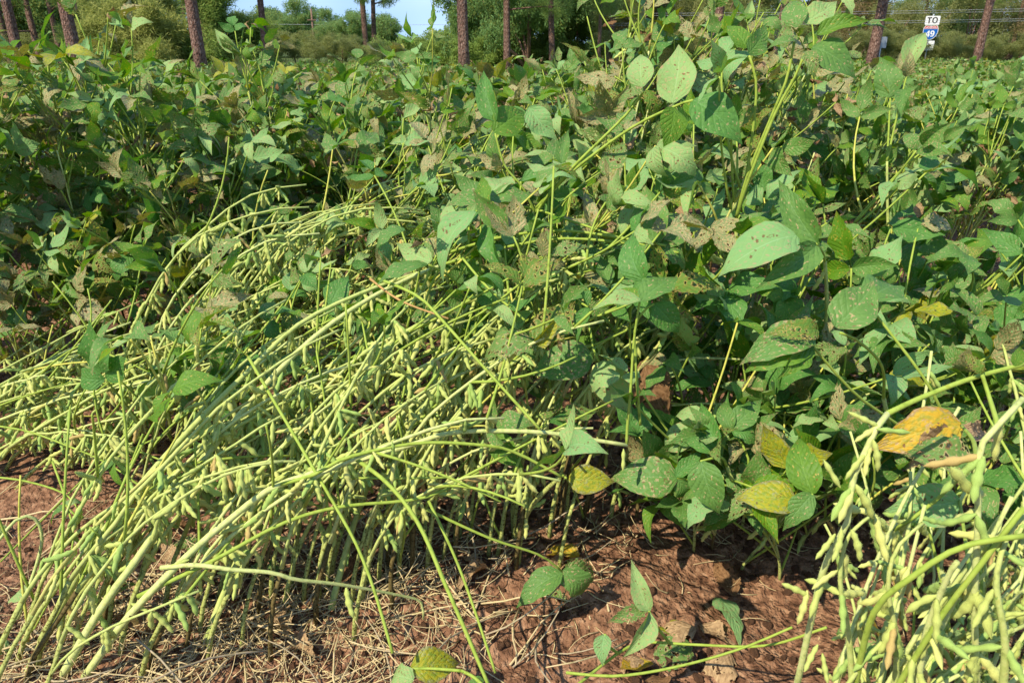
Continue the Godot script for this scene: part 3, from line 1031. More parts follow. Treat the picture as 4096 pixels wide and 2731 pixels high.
func make_background():
	needle_tuft = clump_mesh(22, 0.26, 0.011, 0.06)
	leaf_tuft = clump_mesh(12, 0.13, 0.035, 0.16)
	wispy_tuft = clump_mesh(11, 0.20, 0.013, 0.20, 0.9)
	fine_tuft = clump_mesh(16, 0.10, 0.018, 0.20)
	# grass strip under the trees
	var st := SurfaceTool.new()
	st.begin(Mesh.PRIMITIVE_TRIANGLES)
	for q in [[-480, -19], [480, -19], [-480, -490], [480, -490]]: st.add_vertex(Vector3(q[0], 0.05, q[1]))
	for i in [0, 2, 1, 1, 2, 3]: st.add_index(i)
	st.generate_normals()
	tag(part("grass_verge", st.commit(), M.grass, self), "rough grass strip under the pines beyond the field", "grass", "", "structure")
	# pine trunks at the field's edge
	for t in PINES:
		if not moulds.has(t[4]): moulds[t[4]] = pine_mould(t[2], t[3], t[4].get_slice(" ", 0), t[8], t[9])
		var p := copy_of(t[4], "pine_tree", at_ground(t[0], t[1]), t[5], t[6], Vector3(t[2] / moulds[t[4]].get_meta("girth", t[2]), 1, t[2] / moulds[t[4]].get_meta("girth", t[2])), rr(0, TAU))
		if not moulds[t[4]].has_meta("girth"): moulds[t[4]].set_meta("girth", t[2])
		p.rotate_z(-t[7])
	for b in BUSHES:
		var mesh: Mesh = {"leaf": leaf_tuft, "wispy": wispy_tuft, "fine": fine_tuft, "needle": needle_tuft}[b[4]]
		var key: String = b[0] + b[4] + b[5]
		if not moulds.has(key):
			moulds[key] = bush_mould(b[3], b[5], mesh, b[6], b[9])
			moulds[key].set_meta("size", b[3])
		var m0: Vector3 = moulds[key].get_meta("size")
		copy_of(key, b[0], at_ground(b[1], b[2]), b[7], b[8], b[3] / m0, (PI if rng.randf() < 0.5 else 0.0) + rr(-0.4, 0.4))
	make_sign()
	make_cables()

func box(size: Vector3) -> BoxMesh:
	var b := BoxMesh.new()
	b.size = size
	return b

func plate(outline: PackedVector2Array, depth: float) -> ArrayMesh:
	var st := SurfaceTool.new()
	st.begin(Mesh.PRIMITIVE_TRIANGLES)
	st.set_smooth_group(-1)
	var tri := Geometry2D.triangulate_polygon(outline)
	for f in [[depth * 0.5, false], [-depth * 0.5, true]]:
		for i in range(0, tri.size(), 3):
			var a := outline[tri[i]]
			var b := outline[tri[i + 1]]
			var c := outline[tri[i + 2]]
			if ((b - a).cross(c - a) > 0.0) != f[1]:
				var s := b
				b = c
				c = s
			for q in [a, b, c]: st.add_vertex(Vector3(q.x, q.y, f[0]))
	var n := outline.size()
	for i in n:
		var a := outline[i]
		var b := outline[(i + 1) % n]
		var z := depth * 0.5
		for q in [[a, z], [b, -z], [b, z], [a, z], [a, -z], [b, -z]]: st.add_vertex(Vector3(q[0].x, q[0].y, q[1]))
	st.generate_normals()
	return st.commit()

func rounded(w: float, h: float, r: float) -> PackedVector2Array:
	var out := PackedVector2Array()
	for c in [[1, 1, 0.0], [-1, 1, PI / 2], [-1, -1, PI], [1, -1, PI * 1.5]]:
		for k in 5:
			var a: float = c[2] + PI / 2 * k / 4.0
			out.append(Vector2(c[0] * (w / 2 - r) + cos(a) * r, c[1] * (h / 2 - r) + sin(a) * r))
	return out

func shield(s: float) -> PackedVector2Array:
	# the outline of a highway shield, s high: shallow scallops on top, sides drawn in to a point
	var out := PackedVector2Array()
	var right := [Vector2(0.0, 0.44), Vector2(0.13, 0.47), Vector2(0.26, 0.455), Vector2(0.36, 0.50), Vector2(0.43, 0.42), Vector2(0.485, 0.28), Vector2(0.50, 0.12), Vector2(0.475, -0.06), Vector2(0.40, -0.23), Vector2(0.28, -0.37), Vector2(0.14, -0.46), Vector2(0.0, -0.50)]
	for p in right: out.append(p * s)
	for i in range(right.size() - 2, 0, -1): out.append(Vector2(-right[i].x, right[i].y) * s)
	return out

func letters(txt: String, size: float, mat: String, parent: Node, at: Vector3, called := "lettering"):
	var tm := TextMesh.new()
	var f := SystemFont.new()
	f.font_names = PackedStringArray(["Droid Sans"])
	f.font_weight = 700
	tm.font = f
	tm.text = txt
	tm.font_size = 64
	tm.pixel_size = size / 64.0
	tm.depth = 0.004
	part(called, tm, M[mat], parent, Transform3D(Basis(), at))

func make_sign():
	var at := at_ground(0.5270, 37.0)
	var root := thing("road_sign", at, "road sign with red and blue highway shield between white TO and arrow plates", "sign")
	root.rotation.y = -0.30
	part("post", tube([Vector3(0, -0.1, -0.04), Vector3(0, 2.55, -0.04)], [0.03, 0.03], 8), M.sign_metal, root)
	var top := part("plate", plate(rounded(0.61, 0.38, 0.04), 0.006), M.sign_white, root, Transform3D(Basis(), Vector3(0, 2.28, 0)))
	letters("TO", 0.36, "sign_black", top, Vector3(0, 0, 0.006))
	var rim := part("shield", plate(shield(0.64), 0.006), M.sign_white, root, Transform3D(Basis(), Vector3(0, 1.755, 0)))
	var whole := shield(0.595)
	var upper := PackedVector2Array()
	var lower := PackedVector2Array()
	var cut := 0.595 * 0.28
	for r in Geometry2D.intersect_polygons(whole, PackedVector2Array([Vector2(-1, cut + 0.006), Vector2(1, cut + 0.006), Vector2(1, 1), Vector2(-1, 1)])): upper = r
	for r in Geometry2D.intersect_polygons(whole, PackedVector2Array([Vector2(-1, -1), Vector2(1, -1), Vector2(1, cut - 0.006), Vector2(-1, cut - 0.006)])): lower = r
	part("red_band", plate(upper, 0.005), M.sign_red, rim, Transform3D(Basis(), Vector3(0, 0, 0.004)))
	part("blue_field", plate(lower, 0.005), M.sign_blue, rim, Transform3D(Basis(), Vector3(0, 0, 0.004)))
	letters("INTERSTATE", 0.083, "sign_white", rim, Vector3(0, 0.215, 0.009))
	letters("49", 0.36, "sign_white", rim, Vector3(0, -0.05, 0.009), "number")
	var low := part("plate", plate(rounded(0.56, 0.42, 0.04), 0.006), M.sign_white, root, Transform3D(Basis(), Vector3(-0.02, 1.20, 0)))
	var arrow := PackedVector2Array([Vector2(-0.17, -0.022), Vector2(0.04, -0.022), Vector2(0.04, -0.085), Vector2(0.18, 0.0), Vector2(0.04, 0.085), Vector2(0.04, 0.022), Vector2(-0.17, 0.022)])
	part("arrow", plate(arrow, 0.004), M.sign_black, low, Transform3D(Basis(), Vector3(0, 0, 0.006)))
	var small := thing("road_sign", at_ground(0.4685, 32.0), "small blank grey road sign on a thin post near the pine trunk", "sign")
	part("post", tube([Vector3(0, -0.1, -0.03), Vector3(0, 1.45, -0.03)], [0.022, 0.022], 6), M.sign_metal, small)
	part("plate", plate(rounded(0.38, 0.42, 0.02), 0.005), M.sign_metal, small, Transform3D(Basis(), Vector3(0, 1.32, 0)))

func make_cables():
	for k in 5:
		var z: float = [-36.0, -36.1, -36.2, -36.3, -70.0][k]
		var y0: float = [2.45, 2.05, 2.55, 2.14, 3.0][k]
		var pts := []
		var rad := []
		for i in 21:
			var t := i / 20.0
			var x := lerpf(4.0, 34.0, t) if k < 4 else lerpf(-26.0, 4.0, t)
			pts.append(Vector3(x, y0 + (0.45 * t if k < 4 else 0.0) - 0.35 * 4.0 * t * (1.0 - t) * 0.3, z))
			rad.append(0.007 if k < 4 else 0.014)
		var o := part("overhead_cable", tube(pts, rad, 5), M.cable, self)
		tag(o, "pale overhead cable strung in front of the thicket" if k < 4 else "pale overhead cable crossing below the far round trees", "cable", "overhead cables beyond the field")
	for x in [4.0, 34.0]:
		var post := part("cable_post", tube([Vector3(x, -0.1, -36.15), Vector3(x, 4.0, -36.15)], [0.09, 0.07], 8), M.bark_grey, self)
		tag(post, "grey timber post carrying the overhead cables", "post", "cable posts")
	var pole := thing("utility_pole", at_ground(-0.2505, 70.0), "slender grey utility pole with short crossarm before the far trees", "pole")
	part("pole", tube([Vector3(0, -0.1, 0), Vector3(0, 4.2, 0)], [0.09, 0.07], 8), M.bark_grey, pole)
	part("crossarm", box(Vector3(0.8, 0.07, 0.07)), M.bark_grey, pole, Transform3D(Basis(), Vector3(0, 3.3, 0.10)))

const PINES := [
	[-0.6321, 24.0, 0.310, 4.50, "needle edge", "straight reddish pine trunk rising at the edge of the field", "straight pine trunks at the field edge", 0.025, 15.0, 14],
	[-0.5577, 24.0, 0.400, 4.50, "needle edge", "straight reddish pine trunk rising at the edge of the field", "straight pine trunks at the field edge", 0.025, 15.0, 14],
	[-0.3977, 22.0, 0.360, 4.50, "needle edge", "straight reddish pine trunk rising at the edge of the field", "straight pine trunks at the field edge", 0.025, 15.0, 14],
	[-0.3150, 30.0, 0.260, 4.50, "needle edge", "straight reddish pine trunk rising at the edge of the field", "straight pine trunks at the field edge", 0.000, 15.0, 14],
	[-0.0585, 26.0, 0.380, 4.50, "needle edge", "straight reddish pine trunk rising at the edge of the field", "straight pine trunks at the field edge", 0.000, 15.0, 14],
	[0.2559, 28.0, 0.340, 4.50, "needle edge", "straight reddish pine trunk rising at the edge of the field", "straight pine trunks at the field edge", 0.000, 15.0, 14],
	[0.3387, 27.0, 0.340, 4.50, "needle edge", "straight reddish pine trunk rising at the edge of the field", "straight pine trunks at the field edge", 0.000, 15.0, 14],
	[0.4573, 27.0, 0.380, 4.50, "needle edge", "straight reddish pine trunk rising at the edge of the field", "straight pine trunks at the field edge", 0.000, 15.0, 14],
	[0.5952, 28.0, 0.300, 4.50, "needle edge", "straight reddish pine trunk rising at the edge of the field", "straight pine trunks at the field edge", 0.000, 15.0, 14],
	[-0.1864, 48.0, 0.380, 3.30, "needle twin", "twin pine trunk with low sunny branches in front of the sky gap", "twin pines by the sky gap", 0.000, 14.0, 16],
	[-0.1743, 49.0, 0.340, 3.20, "needle twin", "twin pine trunk with low sunny branches in front of the sky gap", "twin pines by the sky gap", 0.010, 14.0, 16],
	[-0.5990, 33.0, 0.280, 1.90, "needle low", "crowded pine with low branches behind the edge trunks", "crowded pines with low branches", -0.060, 13.0, 22],
	[-0.5770, 36.0, 0.260, 1.90, "needle low", "crowded pine with low branches behind the edge trunks", "crowded pines with low branches", 0.000, 13.0, 22],
	[-0.6431, 38.0, 0.300, 1.90, "needle low", "crowded pine with low branches behind the edge trunks", "crowded pines with low branches", 0.020, 13.0, 22],
	[-0.5218, 42.0, 0.260, 1.90, "needle low", "crowded pine with low branches behind the edge trunks", "crowded pines with low branches", 0.000, 13.0, 22],
	[-0.4308, 44.0, 0.280, 1.90, "needle low", "crowded pine with low branches behind the edge trunks", "crowded pines with low branches", 0.010, 13.0, 22],
	[-0.4170, 42.0, 0.200, 1.90, "needle low", "crowded pine with low branches behind the edge trunks", "crowded pines with low branches", 0.100, 13.0, 22],
	[-0.0088, 33.0, 0.300, 2.40, "needle spreading", "dark pine with low spreading branches beyond the tall plants", "dark pines beyond the tall plants", 0.030, 13.0, 24],
	[0.0518, 36.0, 0.300, 2.40, "needle spreading", "dark pine with low spreading branches beyond the tall plants", "dark pines beyond the tall plants", -0.020, 13.0, 24],
	[0.1236, 38.0, 0.300, 2.40, "needle spreading", "dark pine with low spreading branches beyond the tall plants", "dark pines beyond the tall plants", 0.020, 13.0, 24],
	[0.1953, 44.0, 0.200, 3.20, "needle slim", "slim pine standing inside the brownish thicket", "slim pines in the thicket", 0.020, 12.0, 16],
	[0.2890, 45.0, 0.220, 3.20, "needle slim", "slim pine standing inside the brownish thicket", "slim pines in the thicket", -0.010, 12.0, 16],
	[0.3993, 46.0, 0.200, 3.20, "needle slim", "slim pine standing inside the brownish thicket", "slim pines in the thicket", 0.000, 12.0, 16],
	[0.5152, 44.0, 0.180, 3.20, "needle slim", "slim pine standing inside the brownish thicket", "slim pines in the thicket", 0.020, 12.0, 16],
	[0.6365, 42.0, 0.220, 3.20, "needle slim", "slim pine standing inside the brownish thicket", "slim pines in the thicket", 0.000, 12.0, 16]]
const BUSHES := [
	["feathery_shrub", -0.5135, 30.0, Vector3(2.40, 2.70, 2.20), "wispy", "bush_yellow", 2400, "feathery yellowish green shrub between the pine trunks", "feathery yellowish shrubs", 0.060],
	["feathery_shrub", -0.4832, 31.0, Vector3(3.00, 3.90, 2.20), "wispy", "bush_yellow", 2400, "feathery yellowish green shrub between the pine trunks", "feathery yellowish shrubs", 0.060],
	["feathery_shrub", -0.4529, 30.0, Vector3(2.60, 2.90, 2.20), "wispy", "bush_yellow", 2400, "feathery yellowish green shrub between the pine trunks", "feathery yellowish shrubs", 0.060],
	["feathery_shrub", -0.4225, 31.5, Vector3(2.20, 2.40, 2.20), "wispy", "bush_yellow", 2400, "feathery yellowish green shrub between the pine trunks", "feathery yellowish shrubs", 0.060],
	["feathery_shrub", -0.4666, 34.0, Vector3(4.00, 4.60, 2.20), "wispy", "bush_yellow", 2400, "feathery yellowish green shrub between the pine trunks", "feathery yellowish shrubs", 0.060],
	["feathery_shrub", -0.3784, 31.0, Vector3(2.20, 4.00, 2.00), "wispy", "bush_green", 2400, "feathery mid green shrub beside the slim pine trunk", "feathery green shrubs", 0.060],
	["feathery_shrub", -0.3481, 32.0, Vector3(2.60, 2.80, 2.00), "wispy", "bush_green", 2400, "feathery mid green shrub beside the slim pine trunk", "feathery green shrubs", 0.060],
	["feathery_shrub", -0.3260, 33.0, Vector3(2.00, 2.50, 2.00), "wispy", "bush_green", 2400, "feathery mid green shrub beside the slim pine trunk", "feathery green shrubs", 0.060],
	["broadleaf_tree", -0.6156, 40.0, Vector3(6.00, 4.50, 4.00), "leaf", "tree_green", 2600, "dark green broadleaf tree filling the space behind the crowded pines", "dark broadleaf trees behind the pines", 0.120],
	["broadleaf_tree", -0.5549, 42.0, Vector3(6.00, 5.00, 4.00), "leaf", "tree_green", 2600, "dark green broadleaf tree filling the space behind the crowded pines", "dark broadleaf trees behind the pines", 0.120],
	["broadleaf_tree", -0.5108, 46.0, Vector3(7.00, 4.50, 4.00), "leaf", "tree_green", 2600, "dark green broadleaf tree filling the space behind the crowded pines", "dark broadleaf trees behind the pines", 0.120],
	["broadleaf_tree", -0.2957, 80.0, Vector3(5.00, 4.30, 5.00), "leaf", "tree_green", 2200, "distant rounded tree under open sky beyond the slim pine trunk", "distant rounded trees under open sky", 0.140],
	["broadleaf_tree", -0.2780, 82.0, Vector3(6.00, 5.60, 5.00), "leaf", "tree_green", 2200, "distant rounded tree under open sky beyond the slim pine trunk", "distant rounded trees under open sky", 0.140],
	["broadleaf_tree", -0.2598, 84.0, Vector3(6.00, 4.00, 5.00), "leaf", "tree_green", 2200, "distant rounded tree under open sky beyond the slim pine trunk", "distant rounded trees under open sky", 0.140],
	["broadleaf_tree", -0.2432, 90.0, Vector3(6.00, 5.00, 5.00), "leaf", "tree_green", 2200, "distant rounded tree under open sky beyond the slim pine trunk", "distant rounded trees under open sky", 0.140],
	["broadleaf_tree", -0.3067, 86.0, Vector3(6.00, 4.60, 5.00), "leaf", "tree_green", 2200, "distant rounded tree under open sky beyond the slim pine trunk", "distant rounded trees under open sky", 0.140],
	["broadleaf_tree", -0.2129, 62.0, Vector3(4.50, 2.90, 4.00), "leaf", "tree_green", 2200, "dark rounded tree behind the twin pine trunks", "dark rounded trees behind the twin pines", 0.140],
	["broadleaf_tree", -0.1881, 60.0, Vector3(4.50, 3.60, 4.00), "leaf", "tree_green", 2200, "dark rounded tree behind the twin pine trunks", "dark rounded trees behind the twin pines", 0.140],
	["broadleaf_tree", -0.1688, 61.0, Vector3(4.00, 3.40, 4.00), "leaf", "tree_green", 2200, "dark rounded tree behind the twin pine trunks", "dark rounded trees behind the twin pines", 0.140],
	["broadleaf_shrub", -0.1247, 70.0, Vector3(5.00, 1.80, 3.00), "leaf", "bush_green", 1200, "low green shrub under the open sky gap", "low shrubs under the sky gap", 0.060],
	["broadleaf_shrub", -0.0916, 66.0, Vector3(5.00, 2.30, 3.00), "leaf", "bush_green", 1200, "low green shrub under the open sky gap", "low shrubs under the sky gap", 0.060],
	["broadleaf_shrub", -0.0723, 64.0, Vector3(4.00, 2.60, 3.00), "leaf", "bush_green", 1200, "low green shrub under the open sky gap", "low shrubs under the sky gap", 0.060],
	["broadleaf_tree", -0.0392, 47.4, Vector3(5.48, 5.71, 4.00), "leaf", "tree_green", 2600, "dark green broadleaf tree behind the spreading pines", "dark broadleaf trees behind the spreading pines", 0.120],
	["broadleaf_tree", -0.0088, 49.6, Vector3(5.48, 5.89, 4.00), "leaf", "tree_green", 2600, "dark green broadleaf tree behind the spreading pines", "dark broadleaf trees behind the spreading pines", 0.120],
	["broadleaf_tree", 0.0215, 43.2, Vector3(4.93, 5.92, 4.00), "leaf", "tree_green", 2600, "dark green broadleaf tree behind the spreading pines", "dark broadleaf trees behind the spreading pines", 0.120],
	["broadleaf_tree", 0.0518, 47.5, Vector3(5.80, 4.76, 4.00), "leaf", "tree_green", 2600, "dark green broadleaf tree behind the spreading pines", "dark broadleaf trees behind the spreading pines", 0.120],
	["broadleaf_tree", 0.0822, 46.3, Vector3(4.49, 5.36, 4.00), "leaf", "tree_green", 2600, "dark green broadleaf tree behind the spreading pines", "dark broadleaf trees behind the spreading pines", 0.120],
	["broadleaf_tree", 0.1125, 47.0, Vector3(4.03, 4.90, 4.00), "leaf", "tree_green", 2600, "dark green broadleaf tree behind the spreading pines", "dark broadleaf trees behind the spreading pines", 0.120],
	["broadleaf_tree", 0.1429, 45.0, Vector3(5.83, 5.67, 4.00), "leaf", "tree_green", 2600, "dark green broadleaf tree behind the spreading pines", "dark broadleaf trees behind the spreading pines", 0.120],
	["scrub_shrub", 0.1456, 39.9, Vector3(3.88, 3.36, 2.50), "wispy", "bush_olive", 1500, "olive green scrubby shrub in the thicket behind the cables", "olive thicket shrubs", 0.060],
	["scrub_shrub", 0.1657, 39.5, Vector3(2.60, 5.27, 2.50), "fine", "bush_brown", 1500, "brownish half-bare shrub in the thicket behind the cables", "brownish thicket shrubs", 0.060],
	["scrub_shrub", 0.1812, 40.6, Vector3(4.17, 5.27, 2.50), "fine", "bush_olive", 1500, "olive green scrubby shrub in the thicket behind the cables", "olive thicket shrubs", 0.060],
	["scrub_shrub", 0.1976, 49.5, Vector3(3.46, 4.76, 2.50), "wispy", "bush_green", 1500, "bright green leafy shrub in the thicket behind the cables", "bright green thicket shrubs", 0.060],
	["scrub_shrub", 0.2131, 49.3, Vector3(3.71, 5.51, 2.50), "fine", "bush_brown", 1500, "brownish half-bare shrub in the thicket behind the cables", "brownish thicket shrubs", 0.060],
	["scrub_shrub", 0.2362, 41.6, Vector3(3.18, 3.43, 2.50), "fine", "bush_olive", 1500, "olive green scrubby shrub in the thicket behind the cables", "olive thicket shrubs", 0.060],
	["scrub_shrub", 0.2511, 38.8, Vector3(3.08, 4.57, 2.50), "wispy", "bush_olive", 1500, "olive green scrubby shrub in the thicket behind the cables", "olive thicket shrubs", 0.060],
	["scrub_shrub", 0.2644, 46.1, Vector3(3.14, 3.81, 2.50), "fine", "bush_brown", 1500, "brownish half-bare shrub in the thicket behind the cables", "brownish thicket shrubs", 0.060],
	["scrub_shrub", 0.2866, 43.8, Vector3(3.11, 4.25, 2.50), "fine", "bush_olive", 1500, "olive green scrubby shrub in the thicket behind the cables", "olive thicket shrubs", 0.060],
	["scrub_shrub", 0.3076, 38.7, Vector3(4.16, 3.06, 2.50), "wispy", "bush_green", 1500, "bright green leafy shrub in the thicket behind the cables", "bright green thicket shrubs", 0.060],
	["scrub_shrub", 0.3292, 48.1, Vector3(2.63, 5.05, 2.50), "fine", "bush_brown", 1500, "brownish half-bare shrub in the thicket behind the cables", "brownish thicket shrubs", 0.060],
	["scrub_shrub", 0.3464, 44.9, Vector3(2.61, 3.12, 2.50), "fine", "bush_olive", 1500, "olive green scrubby shrub in the thicket behind the cables", "olive thicket shrubs", 0.060],
	["scrub_shrub", 0.3617, 49.5, Vector3(2.91, 4.96, 2.50), "wispy", "bush_olive", 1500, "olive green scrubby shrub in the thicket behind the cables", "olive thicket shrubs", 0.060],
	["scrub_shrub", 0.3852, 49.3, Vector3(3.15, 3.92, 2.50), "fine", "bush_brown", 1500, "brownish half-bare shrub in the thicket behind the cables", "brownish thicket shrubs", 0.060],
	["scrub_shrub", 0.4042, 47.3, Vector3(2.77, 4.95, 2.50), "fine", "bush_olive", 1500, "olive green scrubby shrub in the thicket behind the cables", "olive thicket shrubs", 0.060],
	["scrub_shrub", 0.4262, 48.3, Vector3(2.66, 5.46, 2.50), "wispy", "bush_green", 1500, "bright green leafy shrub in the thicket behind the cables", "bright green thicket shrubs", 0.060],
	["scrub_shrub", 0.4405, 42.1, Vector3(3.58, 5.39, 2.50), "fine", "bush_brown", 1500, "brownish half-bare shrub in the thicket behind the cables", "brownish thicket shrubs", 0.060],
	["scrub_shrub", 0.4574, 49.1, Vector3(3.47, 3.81, 2.50), "fine", "bush_olive", 1500, "olive green scrubby shrub in the thicket behind the cables", "olive thicket shrubs", 0.060],
	["scrub_shrub", 0.4742, 40.1, Vector3(2.73, 3.39, 2.50), "wispy", "bush_olive", 1500, "olive green scrubby shrub in the thicket behind the cables", "olive thicket shrubs", 0.060],
	["scrub_shrub", 0.4950, 50.0, Vector3(2.86, 3.13, 2.50), "fine", "bush_brown", 1500, "brownish half-bare shrub in the thicket behind the cables", "brownish thicket shrubs", 0.060],
	["scrub_shrub", 0.5191, 44.4, Vector3(3.25, 3.62, 2.50), "fine", "bush_olive", 1500, "olive green scrubby shrub in the thicket behind the cables", "olive thicket shrubs", 0.060],
	["scrub_shrub", 0.5389, 47.9, Vector3(3.33, 4.10, 2.50), "wispy", "bush_green", 1500, "bright green leafy shrub in the thicket behind the cables", "bright green thicket shrubs", 0.060],
	["scrub_shrub", 0.5528, 49.0, Vector3(2.65, 4.28, 2.50), "fine", "bush_brown", 1500, "brownish half-bare shrub in the thicket behind the cables", "brownish thicket shrubs", 0.060],
	["scrub_shrub", 0.5753, 39.6, Vector3(3.77, 5.47, 2.50), "fine", "bush_olive", 1500, "olive green scrubby shrub in the thicket behind the cables", "olive thicket shrubs", 0.060],
	["scrub_shrub", 0.5955, 47.5, Vector3(2.77, 4.13, 2.50), "wispy", "bush_olive", 1500, "olive green scrubby shrub in the thicket behind the cables", "olive thicket shrubs", 0.060],
	["scrub_shrub", 0.6104, 48.1, Vector3(3.07, 4.18, 2.50), "fine", "bush_brown", 1500, "brownish half-bare shrub in the thicket behind the cables", "brownish thicket shrubs", 0.060],
	["scrub_shrub", 0.6346, 48.2, Vector3(4.16, 4.18, 2.50), "fine", "bush_olive", 1500, "olive green scrubby shrub in the thicket behind the cables", "olive thicket shrubs", 0.060],
	["scrub_shrub", 0.6532, 46.8, Vector3(3.37, 3.76, 2.50), "wispy", "bush_green", 1500, "bright green leafy shrub in the thicket behind the cables", "bright green thicket shrubs", 0.060],
	["scrub_shrub", 0.6709, 39.8, Vector3(3.20, 5.57, 2.50), "fine", "bush_brown", 1500, "brownish half-bare shrub in the thicket behind the cables", "brownish thicket shrubs", 0.060],
	["broadleaf_shrub", -0.1633, 47.5, Vector3(3.25, 1.37, 2.00), "leaf", "bush_green", 1200, "low green shrub under the open sky gap", "low shrubs under the sky gap", 0.060],
	["broadleaf_shrub", -0.1384, 41.1, Vector3(2.91, 1.59, 2.00), "leaf", "bush_green", 1200, "low green shrub under the open sky gap", "low shrubs under the sky gap", 0.060],
	["broadleaf_shrub", -0.1136, 50.4, Vector3(3.04, 1.59, 2.00), "leaf", "bush_green", 1200, "low green shrub under the open sky gap", "low shrubs under the sky gap", 0.060],
	["broadleaf_shrub", -0.0888, 49.3, Vector3(3.54, 1.53, 2.00), "leaf", "bush_green", 1200, "low green shrub under the open sky gap", "low shrubs under the sky gap", 0.060],
	["broadleaf_shrub", -0.0640, 49.1, Vector3(3.05, 1.55, 2.00), "leaf", "bush_green", 1200, "low green shrub under the open sky gap", "low shrubs under the sky gap", 0.060],
	["broadleaf_shrub", -0.0392, 43.4, Vector3(3.23, 1.58, 2.00), "leaf", "bush_green", 1200, "low green shrub under the open sky gap", "low shrubs under the sky gap", 0.060],
	["broadleaf_shrub", -0.0143, 48.3, Vector3(2.94, 1.67, 2.00), "leaf", "bush_green", 1200, "low green shrub under the open sky gap", "low shrubs under the sky gap", 0.060],
	["broadleaf_shrub", 0.0105, 47.8, Vector3(3.37, 1.21, 2.00), "leaf", "bush_green", 1200, "low green shrub under the open sky gap", "low shrubs under the sky gap", 0.060],
	["broadleaf_shrub", 0.0353, 46.6, Vector3(2.88, 1.54, 2.00), "leaf", "bush_green", 1200, "low green shrub under the open sky gap", "low shrubs under the sky gap", 0.060],
	["broadleaf_shrub", 0.0601, 45.6, Vector3(3.73, 1.52, 2.00), "leaf", "bush_green", 1200, "low green shrub under the open sky gap", "low shrubs under the sky gap", 0.060],
	["broadleaf_shrub", 0.0849, 49.6, Vector3(3.02, 1.52, 2.00), "leaf", "bush_green", 1200, "low green shrub under the open sky gap", "low shrubs under the sky gap", 0.060],
	["broadleaf_shrub", 0.1098, 48.9, Vector3(3.74, 1.38, 2.00), "leaf", "bush_green", 1200, "low green shrub under the open sky gap", "low shrubs under the sky gap", 0.060],
	["broadleaf_shrub", 0.1346, 50.1, Vector3(3.80, 1.54, 2.00), "leaf", "bush_green", 1200, "low green shrub under the open sky gap", "low shrubs under the sky gap", 0.060],
	["scrub_shrub", -0.6597, 38.9, Vector3(2.96, 1.61, 1.50), "fine", "bush_olive", 900, "low olive shrub under the pines and feathery shrubs", "low shrubs under the pines", 0.060],
	["scrub_shrub", -0.6321, 36.6, Vector3(2.17, 1.80, 1.50), "fine", "bush_olive", 900, "low olive shrub under the pines and feathery shrubs", "low shrubs under the pines", 0.060],
	["scrub_shrub", -0.6045, 38.7, Vector3(2.48, 1.71, 1.50), "fine", "bush_olive", 900, "low olive shrub under the pines and feathery shrubs", "low shrubs under the pines", 0.060],
	["scrub_shrub", -0.5770, 37.6, Vector3(2.73, 1.40, 1.50), "fine", "bush_olive", 900, "low olive shrub under the pines and feathery shrubs", "low shrubs under the pines", 0.060],
	["scrub_shrub", -0.5494, 37.9, Vector3(2.58, 1.70, 1.50), "fine", "bush_olive", 900, "low olive shrub under the pines and feathery shrubs", "low shrubs under the pines", 0.060],
	["scrub_shrub", -0.5218, 36.1, Vector3(2.62, 1.76, 1.50), "fine", "bush_olive", 900, "low olive shrub under the pines and feathery shrubs", "low shrubs under the pines", 0.060],
	["scrub_shrub", -0.4942, 37.2, Vector3(2.72, 1.32, 1.50), "fine", "bush_olive", 900, "low olive shrub under the pines and feathery shrubs", "low shrubs under the pines", 0.060],
	["scrub_shrub", -0.4666, 34.8, Vector3(2.44, 1.69, 1.50), "fine", "bush_olive", 900, "low olive shrub under the pines and feathery shrubs", "low shrubs under the pines", 0.060],
	["scrub_shrub", -0.4391, 35.1, Vector3(2.69, 1.68, 1.50), "fine", "bush_olive", 900, "low olive shrub under the pines and feathery shrubs", "low shrubs under the pines", 0.060],
	["scrub_shrub", -0.4115, 34.2, Vector3(2.47, 1.44, 1.50), "fine", "bush_olive", 900, "low olive shrub under the pines and feathery shrubs", "low shrubs under the pines", 0.060],
	["scrub_shrub", -0.3839, 34.3, Vector3(2.13, 1.49, 1.50), "fine", "bush_olive", 900, "low olive shrub under the pines and feathery shrubs", "low shrubs under the pines", 0.060],
	["scrub_shrub", -0.3563, 34.9, Vector3(2.19, 1.32, 1.50), "fine", "bush_olive", 900, "low olive shrub under the pines and feathery shrubs", "low shrubs under the pines", 0.060],
	["scrub_shrub", -0.3287, 36.3, Vector3(2.38, 1.67, 1.50), "fine", "bush_olive", 900, "low olive shrub under the pines and feathery shrubs", "low shrubs under the pines", 0.060],
	["scrub_shrub", -0.3012, 37.0, Vector3(2.24, 1.84, 1.50), "fine", "bush_olive", 900, "low olive shrub under the pines and feathery shrubs", "low shrubs under the pines", 0.060],
	["scrub_shrub", -0.2736, 34.0, Vector3(2.41, 1.47, 1.50), "fine", "bush_olive", 900, "low olive shrub under the pines and feathery shrubs", "low shrubs under the pines", 0.060],
	["scrub_shrub", -0.2460, 36.1, Vector3(2.12, 1.80, 1.50), "fine", "bush_olive", 900, "low olive shrub under the pines and feathery shrubs", "low shrubs under the pines", 0.060],
	["scrub_shrub", -0.2184, 35.9, Vector3(2.04, 1.67, 1.50), "fine", "bush_olive", 900, "low olive shrub under the pines and feathery shrubs", "low shrubs under the pines", 0.060],
	["scrub_shrub", -0.1908, 34.5, Vector3(2.55, 1.50, 1.50), "fine", "bush_olive", 900, "low olive shrub under the pines and feathery shrubs", "low shrubs under the pines", 0.060],
	["scrub_shrub", 0.1401, 37.5, Vector3(2.96, 1.87, 1.50), "fine", "bush_olive", 900, "low olive shrub at the foot of the thicket", "low shrubs at the thicket foot", 0.060],
